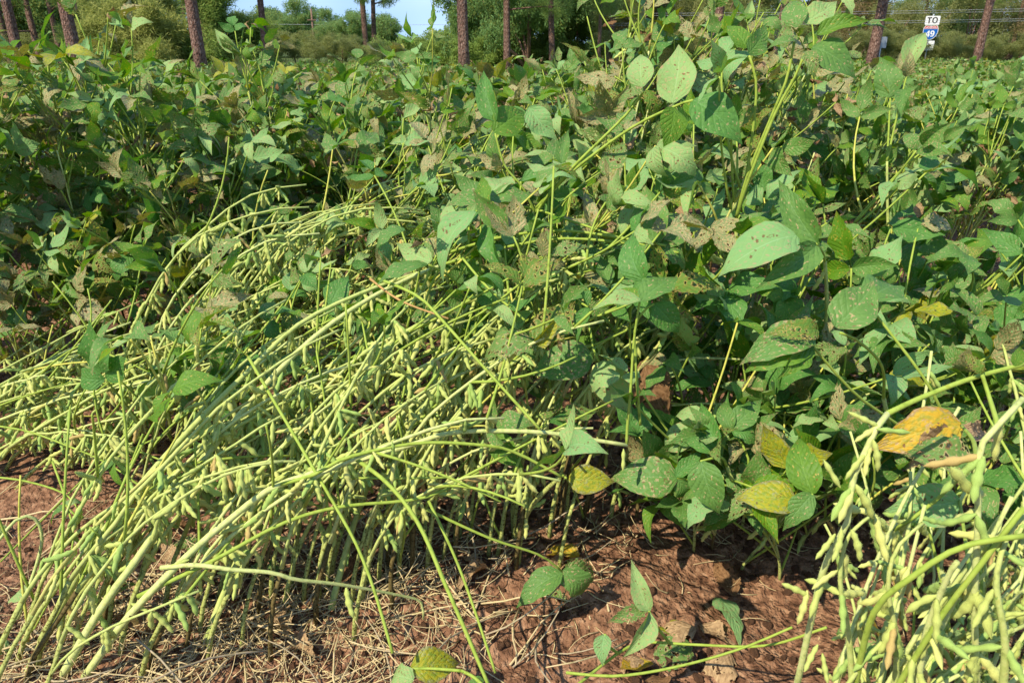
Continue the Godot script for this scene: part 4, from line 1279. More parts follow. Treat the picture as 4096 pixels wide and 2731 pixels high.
	["scrub_shrub", 0.1652, 37.8, Vector3(2.64, 1.56, 1.50), "fine", "bush_olive", 900, "low olive shrub at the foot of the thicket", "low shrubs at the thicket foot", 0.060],
	["scrub_shrub", 0.1865, 37.5, Vector3(2.56, 1.97, 1.50), "fine", "bush_olive", 900, "low olive shrub at the foot of the thicket", "low shrubs at the thicket foot", 0.060],
	["scrub_shrub", 0.2191, 37.5, Vector3(2.35, 1.93, 1.50), "fine", "bush_olive", 900, "low olive shrub at the foot of the thicket", "low shrubs at the thicket foot", 0.060],
	["scrub_shrub", 0.2384, 36.9, Vector3(2.57, 1.73, 1.50), "fine", "bush_olive", 900, "low olive shrub at the foot of the thicket", "low shrubs at the thicket foot", 0.060],
	["scrub_shrub", 0.2597, 37.6, Vector3(2.89, 1.56, 1.50), "fine", "bush_olive", 900, "low olive shrub at the foot of the thicket", "low shrubs at the thicket foot", 0.060],
	["scrub_shrub", 0.2849, 37.1, Vector3(2.29, 1.98, 1.50), "fine", "bush_olive", 900, "low olive shrub at the foot of the thicket", "low shrubs at the thicket foot", 0.060],
	["scrub_shrub", 0.3095, 38.0, Vector3(2.91, 1.72, 1.50), "fine", "bush_olive", 900, "low olive shrub at the foot of the thicket", "low shrubs at the thicket foot", 0.060],
	["scrub_shrub", 0.3324, 38.0, Vector3(2.50, 1.59, 1.50), "fine", "bush_olive", 900, "low olive shrub at the foot of the thicket", "low shrubs at the thicket foot", 0.060],
	["scrub_shrub", 0.3561, 38.0, Vector3(2.49, 1.50, 1.50), "fine", "bush_olive", 900, "low olive shrub at the foot of the thicket", "low shrubs at the thicket foot", 0.060],
	["scrub_shrub", 0.3819, 36.9, Vector3(2.62, 1.61, 1.50), "fine", "bush_olive", 900, "low olive shrub at the foot of the thicket", "low shrubs at the thicket foot", 0.060],
	["scrub_shrub", 0.4053, 37.7, Vector3(2.83, 1.31, 1.50), "fine", "bush_olive", 900, "low olive shrub at the foot of the thicket", "low shrubs at the thicket foot", 0.060],
	["scrub_shrub", 0.4319, 37.1, Vector3(2.94, 1.85, 1.50), "fine", "bush_olive", 900, "low olive shrub at the foot of the thicket", "low shrubs at the thicket foot", 0.060],
	["scrub_shrub", 0.4546, 37.1, Vector3(2.15, 1.99, 1.50), "fine", "bush_olive", 900, "low olive shrub at the foot of the thicket", "low shrubs at the thicket foot", 0.060],
	["scrub_shrub", 0.4780, 37.5, Vector3(2.47, 1.75, 1.50), "fine", "bush_olive", 900, "low olive shrub at the foot of the thicket", "low shrubs at the thicket foot", 0.060],
	["scrub_shrub", 0.5056, 37.7, Vector3(2.12, 1.83, 1.50), "fine", "bush_olive", 900, "low olive shrub at the foot of the thicket", "low shrubs at the thicket foot", 0.060],
	["scrub_shrub", 0.5291, 37.4, Vector3(2.34, 1.51, 1.50), "fine", "bush_olive", 900, "low olive shrub at the foot of the thicket", "low shrubs at the thicket foot", 0.060],
	["scrub_shrub", 0.5557, 37.4, Vector3(2.36, 1.82, 1.50), "fine", "bush_olive", 900, "low olive shrub at the foot of the thicket", "low shrubs at the thicket foot", 0.060],
	["scrub_shrub", 0.5831, 36.8, Vector3(2.25, 1.62, 1.50), "fine", "bush_olive", 900, "low olive shrub at the foot of the thicket", "low shrubs at the thicket foot", 0.060],
	["scrub_shrub", 0.6151, 37.9, Vector3(2.55, 1.31, 1.50), "fine", "bush_olive", 900, "low olive shrub at the foot of the thicket", "low shrubs at the thicket foot", 0.060],
	["scrub_shrub", 0.6451, 37.3, Vector3(2.58, 1.80, 1.50), "fine", "bush_olive", 900, "low olive shrub at the foot of the thicket", "low shrubs at the thicket foot", 0.060],
	["scrub_shrub", 0.6731, 37.4, Vector3(2.91, 1.57, 1.50), "fine", "bush_olive", 900, "low olive shrub at the foot of the thicket", "low shrubs at the thicket foot", 0.060]]

const FALLEN := [
	[Vector3(0.169, 0, -1.503), 1.20, 0.130, "leaf_yellow", "yellow dead leaf on the soil behind the green three-part leaf", 0.20, ""],
	[Vector3(0.417, 0, -1.299), 1.80, 0.170, "leaf_dry", "broad tan dead leaf on the soil beside the torn shoot", 0.10, ""],
	[Vector3(0.478, 0, -1.234), 2.60, 0.160, "leaf_dry", "pale brown dead leaf lying by the front clump's foot", 0.15, ""],
	[Vector3(0.493, 0, -1.400), 3.40, 0.150, "leaf_pale_grey", "dusty grey-green leaf lying on the soil at the clump's edge", 0.35, ""],
	[Vector3(0.382, 0, -1.273), 0.60, 0.130, "leaf_yellowing", "yellow-green leaf lying on the bare soil", 0.10, ""],
	[Vector3(0.303, 0, -1.209), 2.20, 0.100, "leaf_yellow", "small yellow leaf scrap on the bare soil", 0.10, ""],
	[Vector3(0.168, 0, -1.972), 0.40, 0.120, "leaf_dry", "curled tan leaf caught above the soil beside the upright stems", 0.80, ""],
	[Vector3(0.734, 0, -1.150), 0.00, 0.130, "leaf_dry", "tan dead leaf caught under the pods of the front clump", 0.30, "tan leaves under the front clump"],
	[Vector3(0.851, 0, -1.221), 1.30, 0.130, "leaf_yellow", "yellow dead leaf caught under the pods of the front clump", 0.30, "yellow leaves under the front clump"],
	[Vector3(1.008, 0, -1.299), 2.60, 0.130, "leaf_pale", "pale fallen leaf under the pods of the front clump", 0.30, ""],
	[Vector3(0.742, 0, -1.299), 3.90, 0.130, "leaf_chewed", "chewed green leaf fallen under the pods of the front clump", 0.30, ""],
	[Vector3(1.166, 0, -1.430), 5.20, 0.130, "leaf_dry", "tan dead leaf caught under the pods of the front clump", 0.30, "tan leaves under the front clump"],
	[Vector3(0.976, 0, -1.430), 6.50, 0.130, "leaf_yellow", "yellow dead leaf caught under the pods of the front clump", 0.30, "yellow leaves under the front clump"],
	[Vector3(-0.721, 0, -1.638), 0.90, 0.110, "leaf_dry", "orange-tan dead leaf standing between the stem feet", 0.70, ""],
	[Vector3(-0.968, 0, -1.430), 0.30, 0.100, "leaf_yellow", "small orange leaf lying under the leaning stems", 0.30, ""],
	[Vector3(-1.069, 0, -1.316), 3.93, 0.098, "leaf_dry_dark", "crumpled dead leaf lying on the soil among the stems", 0.07, "dead leaves lying on the soil"],
	[Vector3(-1.369, 0, -1.636), 1.20, 0.093, "leaf_chewed", "crumpled dead leaf lying on the soil among the stems", 0.30, "dead leaves lying on the soil"],
	[Vector3(-0.941, 0, -1.314), 1.46, 0.100, "leaf_chewed", "crumpled dead leaf lying on the soil among the stems", 0.10, "dead leaves lying on the soil"],
	[Vector3(-1.020, 0, -1.865), 1.00, 0.081, "leaf_dry", "crumpled dead leaf lying on the soil among the stems", 0.39, "dead leaves lying on the soil"],
	[Vector3(-1.093, 0, -1.226), 2.97, 0.121, "leaf_pale", "crumpled dead leaf lying on the soil among the stems", 0.30, "dead leaves lying on the soil"],
	[Vector3(-0.970, 0, -1.695), 4.57, 0.126, "leaf_dry_dark", "crumpled dead leaf lying on the soil among the stems", 0.25, "dead leaves lying on the soil"],
	[Vector3(-0.843, 0, -1.497), 0.85, 0.098, "leaf_dry", "crumpled dead leaf lying on the soil among the stems", 0.13, "dead leaves lying on the soil"],
	[Vector3(-0.987, 0, -1.839), 2.64, 0.111, "leaf_pale", "crumpled dead leaf lying on the soil among the stems", 0.34, "dead leaves lying on the soil"],
	[Vector3(-0.931, 0, -1.320), 5.68, 0.100, "leaf_chewed", "crumpled dead leaf lying on the soil among the stems", 0.29, "dead leaves lying on the soil"],
	[Vector3(-0.916, 0, -1.628), 4.39, 0.130, "leaf_chewed", "crumpled dead leaf lying on the soil among the stems", 0.16, "dead leaves lying on the soil"],
	[Vector3(-0.936, 0, -1.305), 3.98, 0.085, "leaf_chewed", "crumpled dead leaf lying on the soil among the stems", 0.40, "dead leaves lying on the soil"],
	[Vector3(-1.473, 0, -2.025), 0.56, 0.104, "leaf_dry_dark", "crumpled dead leaf lying on the soil among the stems", 0.33, "dead leaves lying on the soil"],
	[Vector3(-1.093, 0, -1.489), 5.48, 0.095, "leaf_dry_dark", "crumpled dead leaf lying on the soil among the stems", 0.07, "dead leaves lying on the soil"],
	[Vector3(-1.297, 0, -2.077), 3.46, 0.116, "leaf_pale", "crumpled dead leaf lying on the soil among the stems", 0.37, "dead leaves lying on the soil"],
	[Vector3(-1.129, 0, -1.449), 0.48, 0.082, "leaf_dry", "crumpled dead leaf lying on the soil among the stems", 0.26, "dead leaves lying on the soil"],
	[Vector3(-1.580, 0, -1.979), 0.98, 0.100, "leaf_pale", "crumpled dead leaf lying on the soil among the stems", 0.06, "dead leaves lying on the soil"],
	[Vector3(-0.056, 0, -1.466), 2.37, 0.128, "leaf_dry", "crumpled dead leaf lying on the soil among the stems", 0.35, "dead leaves lying on the soil"],
	[Vector3(-0.485, 0, -1.243), 3.89, 0.114, "leaf_dry", "crumpled dead leaf lying on the soil among the stems", 0.38, "dead leaves lying on the soil"],
	[Vector3(-0.413, 0, -1.414), 5.88, 0.116, "leaf_dry_dark", "crumpled dead leaf lying on the soil among the stems", 0.20, "dead leaves lying on the soil"],
	[Vector3(-0.680, 0, -1.471), 6.20, 0.097, "leaf_dry", "crumpled dead leaf lying on the soil among the stems", 0.16, "dead leaves lying on the soil"],
	[Vector3(-0.524, 0, -1.348), 2.93, 0.087, "leaf_dry", "crumpled dead leaf lying on the soil among the stems", 0.29, "dead leaves lying on the soil"],
	[Vector3(-0.533, 0, -1.302), 3.70, 0.117, "leaf_dry", "crumpled dead leaf lying on the soil among the stems", 0.38, "dead leaves lying on the soil"],
	[Vector3(-0.909, 0, -1.441), 3.72, 0.111, "leaf_dry", "crumpled dead leaf lying on the soil among the stems", 0.16, "dead leaves lying on the soil"],
	[Vector3(-0.571, 0, -1.466), 1.66, 0.098, "leaf_chewed", "crumpled dead leaf lying on the soil among the stems", 0.33, "dead leaves lying on the soil"],
	[Vector3(-0.748, 0, -1.263), 1.95, 0.129, "leaf_dry_dark", "crumpled dead leaf lying on the soil among the stems", 0.13, "dead leaves lying on the soil"],
	[Vector3(-0.123, 0, -1.500), 4.08, 0.089, "leaf_dry", "crumpled dead leaf lying on the soil among the stems", 0.08, "dead leaves lying on the soil"],
	[Vector3(0.315, 0, -1.171), 2.75, 0.114, "leaf_dry_dark", "crumpled dead leaf lying on the soil among the stems", 0.35, "dead leaves lying on the soil"],
	[Vector3(0.162, 0, -1.476), 2.83, 0.113, "leaf_chewed", "crumpled dead leaf lying on the soil among the stems", 0.13, "dead leaves lying on the soil"],
	[Vector3(0.131, 0, -1.369), 1.15, 0.090, "leaf_chewed", "crumpled dead leaf lying on the soil among the stems", 0.15, "dead leaves lying on the soil"],
	[Vector3(0.433, 0, -1.311), 3.70, 0.120, "leaf_dry", "crumpled dead leaf lying on the soil among the stems", 0.20, "dead leaves lying on the soil"],
	[Vector3(0.288, 0, -1.214), 1.82, 0.103, "leaf_dry", "crumpled dead leaf lying on the soil among the stems", 0.25, "dead leaves lying on the soil"],
	[Vector3(0.095, 0, -1.432), 5.92, 0.090, "leaf_dry", "crumpled dead leaf lying on the soil among the stems", 0.36, "dead leaves lying on the soil"],
	[Vector3(0.544, 0, -1.420), 0.20, 0.128, "leaf_dry_dark", "crumpled dead leaf lying on the soil among the stems", 0.21, "dead leaves lying on the soil"],
	[Vector3(0.398, 0, -1.260), 2.14, 0.128, "leaf_chewed", "crumpled dead leaf lying on the soil among the stems", 0.13, "dead leaves lying on the soil"]]

# plants that can be told apart: base; stems [name, points, radii, material, pods]; single pods [root, tip]; leaves [stalk points, radii, material, leaflets [base, tip, material, shape, face]]
func hero_plants() -> Array:
	return [
		{"label": "long bare soybean stem arching out over the furrow, hung with single pods", "base": Vector3(-0.877, 0.000, -1.128),
		"stems": [["stem", [Vector3(-0.877, 0.000, -1.128), Vector3(-0.745, 0.171, -1.126), Vector3(-0.630, 0.283, -1.161), Vector3(-0.462, 0.394, -1.238), Vector3(-0.301, 0.433, -1.265), Vector3(-0.198, 0.458, -1.286), Vector3(-0.111, 0.476, -1.304), Vector3(0.057, 0.466, -1.321), Vector3(0.157, 0.443, -1.333), Vector3(0.242, 0.421, -1.346)], 0.0085, 0.0040, "stem_pale", 0.0],
			["branch", [Vector3(-0.681, 0.261, -1.152), Vector3(-0.605, 0.279, -1.138), Vector3(-0.539, 0.271, -1.135), Vector3(-0.467, 0.252, -1.149), Vector3(-0.425, 0.226, -1.160), Vector3(-0.350, 0.176, -1.204), Vector3(-0.247, 0.086, -1.276), Vector3(-0.205, 0.045, -1.302), Vector3(-0.201, -0.005, -1.303)], 0.0050, 0.0025, "stem_pale", 0.0],
			["branch", [Vector3(-0.731, 0.203, -1.139), Vector3(-0.585, 0.272, -1.156), Vector3(-0.451, 0.329, -1.201), Vector3(-0.340, 0.348, -1.230), Vector3(-0.181, 0.341, -1.271), Vector3(-0.068, 0.379, -1.308)], 0.0048, 0.0030, "petiole", 0.0],
			["bare_leaf_stalk", [Vector3(-0.171, 0.335, -1.268), Vector3(-0.135, 0.298, -1.210), Vector3(-0.103, 0.238, -1.175), Vector3(-0.064, 0.162, -1.112), Vector3(-0.032, 0.088, -1.061)], 0.0032, 0.0026, "petiole", 0.0],
			["bare_leaf_stalk", [Vector3(-0.318, 0.446, -1.259), Vector3(-0.238, 0.424, -1.196), Vector3(-0.174, 0.377, -1.134), Vector3(-0.119, 0.296, -1.059), Vector3(-0.082, 0.235, -1.012), Vector3(-0.039, 0.159, -0.960)], 0.0044, 0.0034, "petiole", 0.0],
			["bare_leaf_stalk", [Vector3(-0.462, 0.394, -1.238), Vector3(-0.385, 0.428, -1.220), Vector3(-0.318, 0.460, -1.232), Vector3(-0.185, 0.475, -1.260), Vector3(-0.057, 0.461, -1.276), Vector3(0.008, 0.437, -1.288), Vector3(0.102, 0.381, -1.287)], 0.0040, 0.0030, "petiole", 0.0]],
		"pods": [[Vector3(-0.234, 0.434, -1.255), Vector3(-0.240, 0.394, -1.238)], [Vector3(-0.204, 0.434, -1.255), Vector3(-0.205, 0.391, -1.237)], [Vector3(-0.122, 0.464, -1.288), Vector3(-0.122, 0.427, -1.273)], [Vector3(-0.058, 0.461, -1.298), Vector3(-0.065, 0.427, -1.284)], [Vector3(0.054, 0.459, -1.319), Vector3(0.057, 0.414, -1.300)], [Vector3(0.235, 0.414, -1.343), Vector3(0.235, 0.370, -1.326)], [Vector3(-0.162, 0.487, -1.287), Vector3(-0.127, 0.492, -1.289)], [Vector3(-0.622, 0.282, -1.150), Vector3(-0.659, 0.271, -1.145)], [Vector3(-0.442, 0.370, -1.218), Vector3(-0.446, 0.330, -1.202)], [Vector3(-0.391, 0.421, -1.239), Vector3(-0.378, 0.382, -1.223)], [Vector3(-0.346, 0.428, -1.252), Vector3(-0.350, 0.388, -1.236)], [Vector3(-0.542, 0.268, -1.133), Vector3(-0.553, 0.232, -1.119)], [Vector3(-0.340, 0.171, -1.202), Vector3(-0.330, 0.112, -1.178)], [Vector3(-0.745, 0.190, -1.134), Vector3(-0.715, 0.178, -1.130)], [Vector3(-0.324, 0.434, -1.255), Vector3(-0.333, 0.394, -1.238)]],
		"leaves": [[[Vector3(0.242, 0.421, -1.346), Vector3(0.241, 0.457, -1.350), Vector3(0.243, 0.542, -1.352), Vector3(0.247, 0.649, -1.374), Vector3(0.255, 0.726, -1.383)], 0.0034, 0.0024, "petiole", [[Vector3(0.257, 0.728, -1.384), Vector3(0.156, 0.732, -1.364), "leaf_pale", 4, Vector3(-0.1, 0.9, 0.5)], [Vector3(0.259, 0.728, -1.384), Vector3(0.346, 0.793, -1.453), "leaf_green", 1, Vector3(-0.5, 0.4, 0.7)], [Vector3(0.257, 0.727, -1.394), Vector3(0.200, 0.757, -1.439), "leaf_fresh", 2, Vector3(0.2, 0.6, 0.6)]]],
			[[Vector3(0.272, 0.455, -1.371), Vector3(0.260, 0.550, -1.377), Vector3(0.252, 0.658, -1.399), Vector3(0.268, 0.699, -1.404), Vector3(0.291, 0.709, -1.420)], 0.0034, 0.0024, "petiole", [[Vector3(0.291, 0.709, -1.420), Vector3(0.356, 0.650, -1.395), "leaf_blue_green", 6, Vector3(-0.2, 0.5, 0.8)], [Vector3(0.271, 0.753, -1.437), Vector3(0.219, 0.857, -1.479), "leaf_blue_green", 2, Vector3(-0.6, 0.3, 0.7)]]],
			[[Vector3(-0.175, 0.319, -1.262), Vector3(-0.046, 0.252, -1.256), Vector3(0.058, 0.194, -1.276), Vector3(0.109, 0.135, -1.295)], 0.0034, 0.0024, "petiole", [[Vector3(0.109, 0.132, -1.294), Vector3(0.001, 0.110, -1.242), "leaf_green", 1, Vector3(-0.2, 0.9, 0.3)], [Vector3(0.112, 0.138, -1.297), Vector3(0.195, 0.078, -1.251), "leaf_spotted", 3, Vector3(-0.2, 0.7, 0.6)], [Vector3(0.113, 0.125, -1.302), Vector3(0.226, 0.099, -1.324), "leaf_chewed", 2, Vector3(0.3, 0.7, 0.5)]]]]},
		{"label": "bent soybean stem in front with a fallen stalk hanging across it to the soil", "base": Vector3(-0.999, 0.000, -1.139),
		"stems": [["stem", [Vector3(-0.997, 0.000, -1.128), Vector3(-0.924, 0.137, -1.188), Vector3(-0.861, 0.250, -1.267), Vector3(-0.743, 0.384, -1.396), Vector3(-0.616, 0.498, -1.528), Vector3(-0.506, 0.585, -1.639), Vector3(-0.353, 0.638, -1.736), Vector3(-0.199, 0.665, -1.833)], 0.0085, 0.0045, "stem", 1.3],
			["bare_leaf_stalk", [Vector3(-0.584, 0.561, -1.489), Vector3(-0.513, 0.516, -1.395), Vector3(-0.452, 0.468, -1.322), Vector3(-0.326, 0.364, -1.172), Vector3(-0.291, 0.323, -1.134), Vector3(-0.256, 0.261, -1.088), Vector3(-0.217, 0.177, -1.021)], 0.0036, 0.0030, "petiole", 0.0],
			["bare_leaf_stalk", [Vector3(-0.313, 0.692, -1.650), Vector3(-0.206, 0.692, -1.521), Vector3(-0.144, 0.657, -1.452), Vector3(-0.068, 0.600, -1.375), Vector3(0.055, 0.496, -1.279)], 0.0036, 0.0030, "petiole", 0.0],
			["bare_leaf_stalk", [Vector3(-0.117, 0.745, -1.650), Vector3(-0.054, 0.704, -1.547), Vector3(0.027, 0.658, -1.463)], 0.0030, 0.0026, "petiole", 0.0],
			["bare_leaf_stalk", [Vector3(-0.330, 0.698, -1.631), Vector3(-0.251, 0.667, -1.564), Vector3(-0.139, 0.647, -1.502)], 0.0030, 0.0020, "petiole_dry", 0.0]],
		"pods": [],
		"leaves": []},
		{"label": "stout soybean stem studded with pods along its upper side", "base": Vector3(-0.918, 0.000, -1.122),
		"stems": [["stem", [Vector3(-0.923, 0.000, -1.122), Vector3(-0.822, 0.157, -1.153), Vector3(-0.755, 0.243, -1.231), Vector3(-0.683, 0.351, -1.339), Vector3(-0.529, 0.518, -1.515), Vector3(-0.389, 0.614, -1.640), Vector3(-0.238, 0.664, -1.779), Vector3(-0.065, 0.694, -1.899)], 0.0090, 0.0045, "stem_pale", 1.4],
			["branch", [Vector3(-0.194, 0.705, -1.795), Vector3(-0.029, 0.751, -1.814), Vector3(0.122, 0.778, -1.771), Vector3(0.254, 0.775, -1.716), Vector3(0.358, 0.769, -1.659)], 0.0042, 0.0030, "petiole", 0.0],
			["branch", [Vector3(-0.183, 0.685, -1.787), Vector3(-0.028, 0.730, -1.784), Vector3(0.122, 0.760, -1.764), Vector3(0.285, 0.761, -1.710), Vector3(0.388, 0.754, -1.653)], 0.0042, 0.0030, "petiole", 0.0]],
		"pods": [],
		"leaves": []},
		{"label": "leaning soybean plant whose ragged leaves hang over the pods", "base": Vector3(-0.664, 0.000, -1.221),
		"stems": [["stem", [Vector3(-0.664, 0.000, -1.221), Vector3(-0.608, 0.151, -1.367), Vector3(-0.487, 0.341, -1.508), Vector3(-0.310, 0.525, -1.626), Vector3(-0.102, 0.625, -1.688), Vector3(0.131, 0.675, -1.708)], 0.0080, 0.0040, "stem", 1.3]],
		"pods": [],
		"leaves": [[[Vector3(0.131, 0.675, -1.708), Vector3(0.114, 0.648, -1.589), Vector3(0.079, 0.629, -1.473), Vector3(0.046, 0.621, -1.427)], 0.0034, 0.0024, "petiole", [[Vector3(0.045, 0.621, -1.427), Vector3(0.130, 0.703, -1.482), "leaf_chewed_olive", 0, Vector3(-0.2, 0.4, 0.8)], [Vector3(0.045, 0.623, -1.428), Vector3(-0.082, 0.653, -1.397), "leaf_chewed", 3, Vector3(-0.2, 0.8, 0.5)], [Vector3(0.051, 0.618, -1.426), Vector3(0.102, 0.679, -1.407), "leaf_yellowing", 8, Vector3(0.2, 0.2, 0.9)]]],
			[[Vector3(0.131, 0.675, -1.708), Vector3(0.176, 0.604, -1.593), Vector3(0.184, 0.564, -1.533), Vector3(0.197, 0.539, -1.513)], 0.0034, 0.0024, "petiole", [[Vector3(0.182, 0.547, -1.527), Vector3(0.039, 0.543, -1.482), "leaf_spotted_dull", 6, Vector3(-0.1, 0.6, 0.7)], [Vector3(0.197, 0.539, -1.513), Vector3(0.251, 0.450, -1.423), "leaf_pale", 6, Vector3(-0.3, 0.3, 0.9)], [Vector3(0.318, 0.490, -1.633), Vector3(0.387, 0.362, -1.560), "leaf_dry_dark", 0, Vector3(-0.1, 0.3, 0.9)]]],
			[[Vector3(0.131, 0.675, -1.708), Vector3(0.150, 0.671, -1.555), Vector3(0.164, 0.678, -1.493)], 0.0034, 0.0024, "petiole", [[Vector3(0.164, 0.676, -1.492), Vector3(0.133, 0.626, -1.440), "leaf_blue_green", 4, Vector3(-0.4, 0.3, 0.8)], [Vector3(0.162, 0.680, -1.494), Vector3(0.151, 0.734, -1.516), "leaf_blue_green", 4, Vector3(0.4, 0.3, 0.8)]]]]},
		{"label": "leaning soybean plant topped by broad blue-green leaves over the arched stalks", "base": Vector3(-0.416, 0.000, -1.327),
		"stems": [["stem", [Vector3(-0.416, 0.000, -1.327), Vector3(-0.358, 0.197, -1.471), Vector3(-0.245, 0.402, -1.640), Vector3(-0.106, 0.593, -1.750), Vector3(0.004, 0.728, -1.837), Vector3(0.061, 0.807, -1.890)], 0.0080, 0.0040, "stem", 1.2]],
		"pods": [],
		"leaves": [[[Vector3(0.004, 0.728, -1.837), Vector3(-0.039, 0.808, -1.783), Vector3(-0.084, 0.840, -1.710)], 0.0034, 0.0024, "petiole", [[Vector3(-0.086, 0.838, -1.709), Vector3(-0.215, 0.778, -1.577), "leaf_pale_grey", 12, Vector3(-0.3, 0.8, 0.4)], [Vector3(-0.052, 0.818, -1.712), Vector3(-0.039, 0.712, -1.593), "leaf_blue_green", 4, Vector3(-0.7, 0.2, 0.6)], [Vector3(-0.063, 0.840, -1.731), Vector3(-0.080, 0.910, -1.803), "leaf_fresh", 9, Vector3(-0.2, 0.4, 0.8)]]],
			[[Vector3(-0.106, 0.593, -1.750), Vector3(-0.142, 0.683, -1.679), Vector3(-0.191, 0.734, -1.624)], 0.0034, 0.0024, "petiole", [[Vector3(-0.195, 0.735, -1.624), Vector3(-0.305, 0.758, -1.568), "leaf_green", 11, Vector3(-0.2, 0.9, 0.3)], [Vector3(-0.255, 0.795, -1.713), Vector3(-0.334, 0.799, -1.672), "leaf_green", 7, Vector3(-0.2, 0.9, 0.3)], [Vector3(-0.186, 0.741, -1.627), Vector3(-0.265, 0.754, -1.696), "leaf_pale", 5, Vector3(-0.2, 0.7, 0.5)]]],
			[[Vector3(0.061, 0.807, -1.890), Vector3(0.004, 0.825, -1.855), Vector3(-0.056, 0.850, -1.800)], 0.0034, 0.0024, "petiole", [[Vector3(-0.056, 0.850, -1.800), Vector3(0.052, 0.874, -1.831), "leaf_spotted", 0, Vector3(-0.1, 0.8, 0.5)], [Vector3(-0.060, 0.852, -1.801), Vector3(-0.152, 0.876, -1.757), "leaf_spotted_dull", 6, Vector3(-0.1, 0.8, 0.5)], [Vector3(-0.060, 0.853, -1.812), Vector3(-0.018, 0.906, -1.931), "leaf_pale", 0, Vector3(-0.2, 0.6, 0.6)]]],
			[[Vector3(0.061, 0.807, -1.890), Vector3(0.186, 0.788, -1.775), Vector3(0.284, 0.768, -1.702), Vector3(0.334, 0.762, -1.678)], 0.0034, 0.0024, "petiole", [[Vector3(0.334, 0.762, -1.678), Vector3(0.297, 0.896, -1.732), "leaf_spotted", 0, Vector3(-0.5, 0.3, 0.8)], [Vector3(0.334, 0.762, -1.678), Vector3(0.431, 0.861, -1.740), "leaf_spotted", 6, Vector3(-0.3, 0.4, 0.8)], [Vector3(0.334, 0.762, -1.678), Vector3(0.419, 0.774, -1.618), "leaf_spotted_dull", 3, Vector3(-0.1, 0.9, 0.3)]]]]},
		{"label": "soybean plant with one broad pale leaf spread flat above the dark hollow", "base": Vector3(0.974, 0.000, -2.136),
		"stems": [["stem", [Vector3(0.974, 0.000, -2.136), Vector3(0.796, 0.419, -1.734), Vector3(0.754, 0.626, -1.655), Vector3(0.706, 0.749, -1.598)], 0.0070, 0.0040, "stem", 0.6]],
		"pods": [],
		"leaves": [[[Vector3(0.706, 0.749, -1.598), Vector3(0.680, 0.781, -1.556), Vector3(0.645, 0.811, -1.515)], 0.0034, 0.0024, "petiole", [[Vector3(0.599, 0.830, -1.512), Vector3(0.428, 0.822, -1.443), "leaf_pale_grey", 6, Vector3(-0.2, 0.9, 0.5)], [Vector3(0.645, 0.814, -1.516), Vector3(0.561, 0.931, -1.574), "leaf_green", 4, Vector3(-0.6, 0.2, 0.7)], [Vector3(0.645, 0.808, -1.513), Vector3(0.526, 0.744, -1.434), "leaf_green", 4, Vector3(0.5, 0.5, 0.7)]]]]},
		{"label": "soybean plant with large drooping leaves on curved stalks beside the hollow", "base": Vector3(1.173, 0.000, -1.921),
		"stems": [["stem", [Vector3(1.173, 0.000, -1.921), Vector3(0.827, 0.428, -1.414), Vector3(0.762, 0.531, -1.347)], 0.0060, 0.0040, "stem", 0.5]],
		"pods": [],
		"leaves": [[[Vector3(0.762, 0.531, -1.347), Vector3(0.708, 0.632, -1.280), Vector3(0.637, 0.697, -1.242), Vector3(0.584, 0.727, -1.211)], 0.0034, 0.0024, "petiole", [[Vector3(0.575, 0.737, -1.215), Vector3(0.655, 0.815, -1.268), "leaf_spotted", 0, Vector3(-0.3, 0.4, 0.8)], [Vector3(0.538, 0.724, -1.210), Vector3(0.403, 0.725, -1.167), "leaf_spotted_dull", 1, Vector3(-0.2, 0.9, 0.4)], [Vector3(0.540, 0.736, -1.204), Vector3(0.457, 0.766, -1.162), "leaf_chewed_olive", 2, Vector3(-0.2, 0.6, 0.7)]]],
			[[Vector3(0.825, 0.459, -1.319), Vector3(0.634, 0.604, -1.226), Vector3(0.533, 0.707, -1.203)], 0.0034, 0.0024, "petiole", [[Vector3(0.533, 0.707, -1.203), Vector3(0.412, 0.699, -1.167), "leaf_fresh", 1, Vector3(-0.2, 0.8, 0.5)], [Vector3(0.534, 0.707, -1.203), Vector3(0.468, 0.668, -1.144), "leaf_fresh", 9, Vector3(0.3, 0.4, 0.8)]]],
			[[Vector3(0.834, 0.527, -1.238), Vector3(0.762, 0.630, -1.226), Vector3(0.659, 0.758, -1.288)], 0.0034, 0.0024, "petiole", [[Vector3(0.659, 0.761, -1.289), Vector3(0.772, 0.804, -1.372), "leaf_green", 1, Vector3(-0.3, 0.6, 0.7)], [Vector3(0.659, 0.761, -1.289), Vector3(0.715, 0.724, -1.274), "leaf_spotted", 3, Vector3(-0.2, 0.7, 0.6)]]]]},
		{"label": "tall twin leaf stalks carrying broad spotted leaflets high above the field", "base": Vector3(0.766, 0.000, -2.166),
		"stems": [["stem", [Vector3(0.766, 0.000, -2.166), Vector3(0.602, 0.452, -1.801), Vector3(0.566, 0.654, -1.775), Vector3(0.537, 0.819, -1.733)], 0.0070, 0.0040, "stem", 0.8]],
		"pods": [],
		"leaves": [[[Vector3(0.537, 0.819, -1.733), Vector3(0.542, 0.926, -1.701), Vector3(0.576, 1.075, -1.675), Vector3(0.590, 1.135, -1.667), Vector3(0.598, 1.207, -1.674)], 0.0045, 0.0030, "petiole", [[Vector3(0.606, 1.237, -1.687), Vector3(0.590, 1.309, -1.727), "leaf_spotted", 6, Vector3(-0.4, 0.3, 0.8)], [Vector3(0.621, 1.245, -1.690), Vector3(0.689, 1.298, -1.711), "leaf_pale", 0, Vector3(-0.2, 0.5, 0.8)], [Vector3(0.601, 1.208, -1.675), Vector3(0.542, 1.225, -1.649), "leaf_spotted", 2, Vector3(-0.1, 0.8, 0.5)]]],
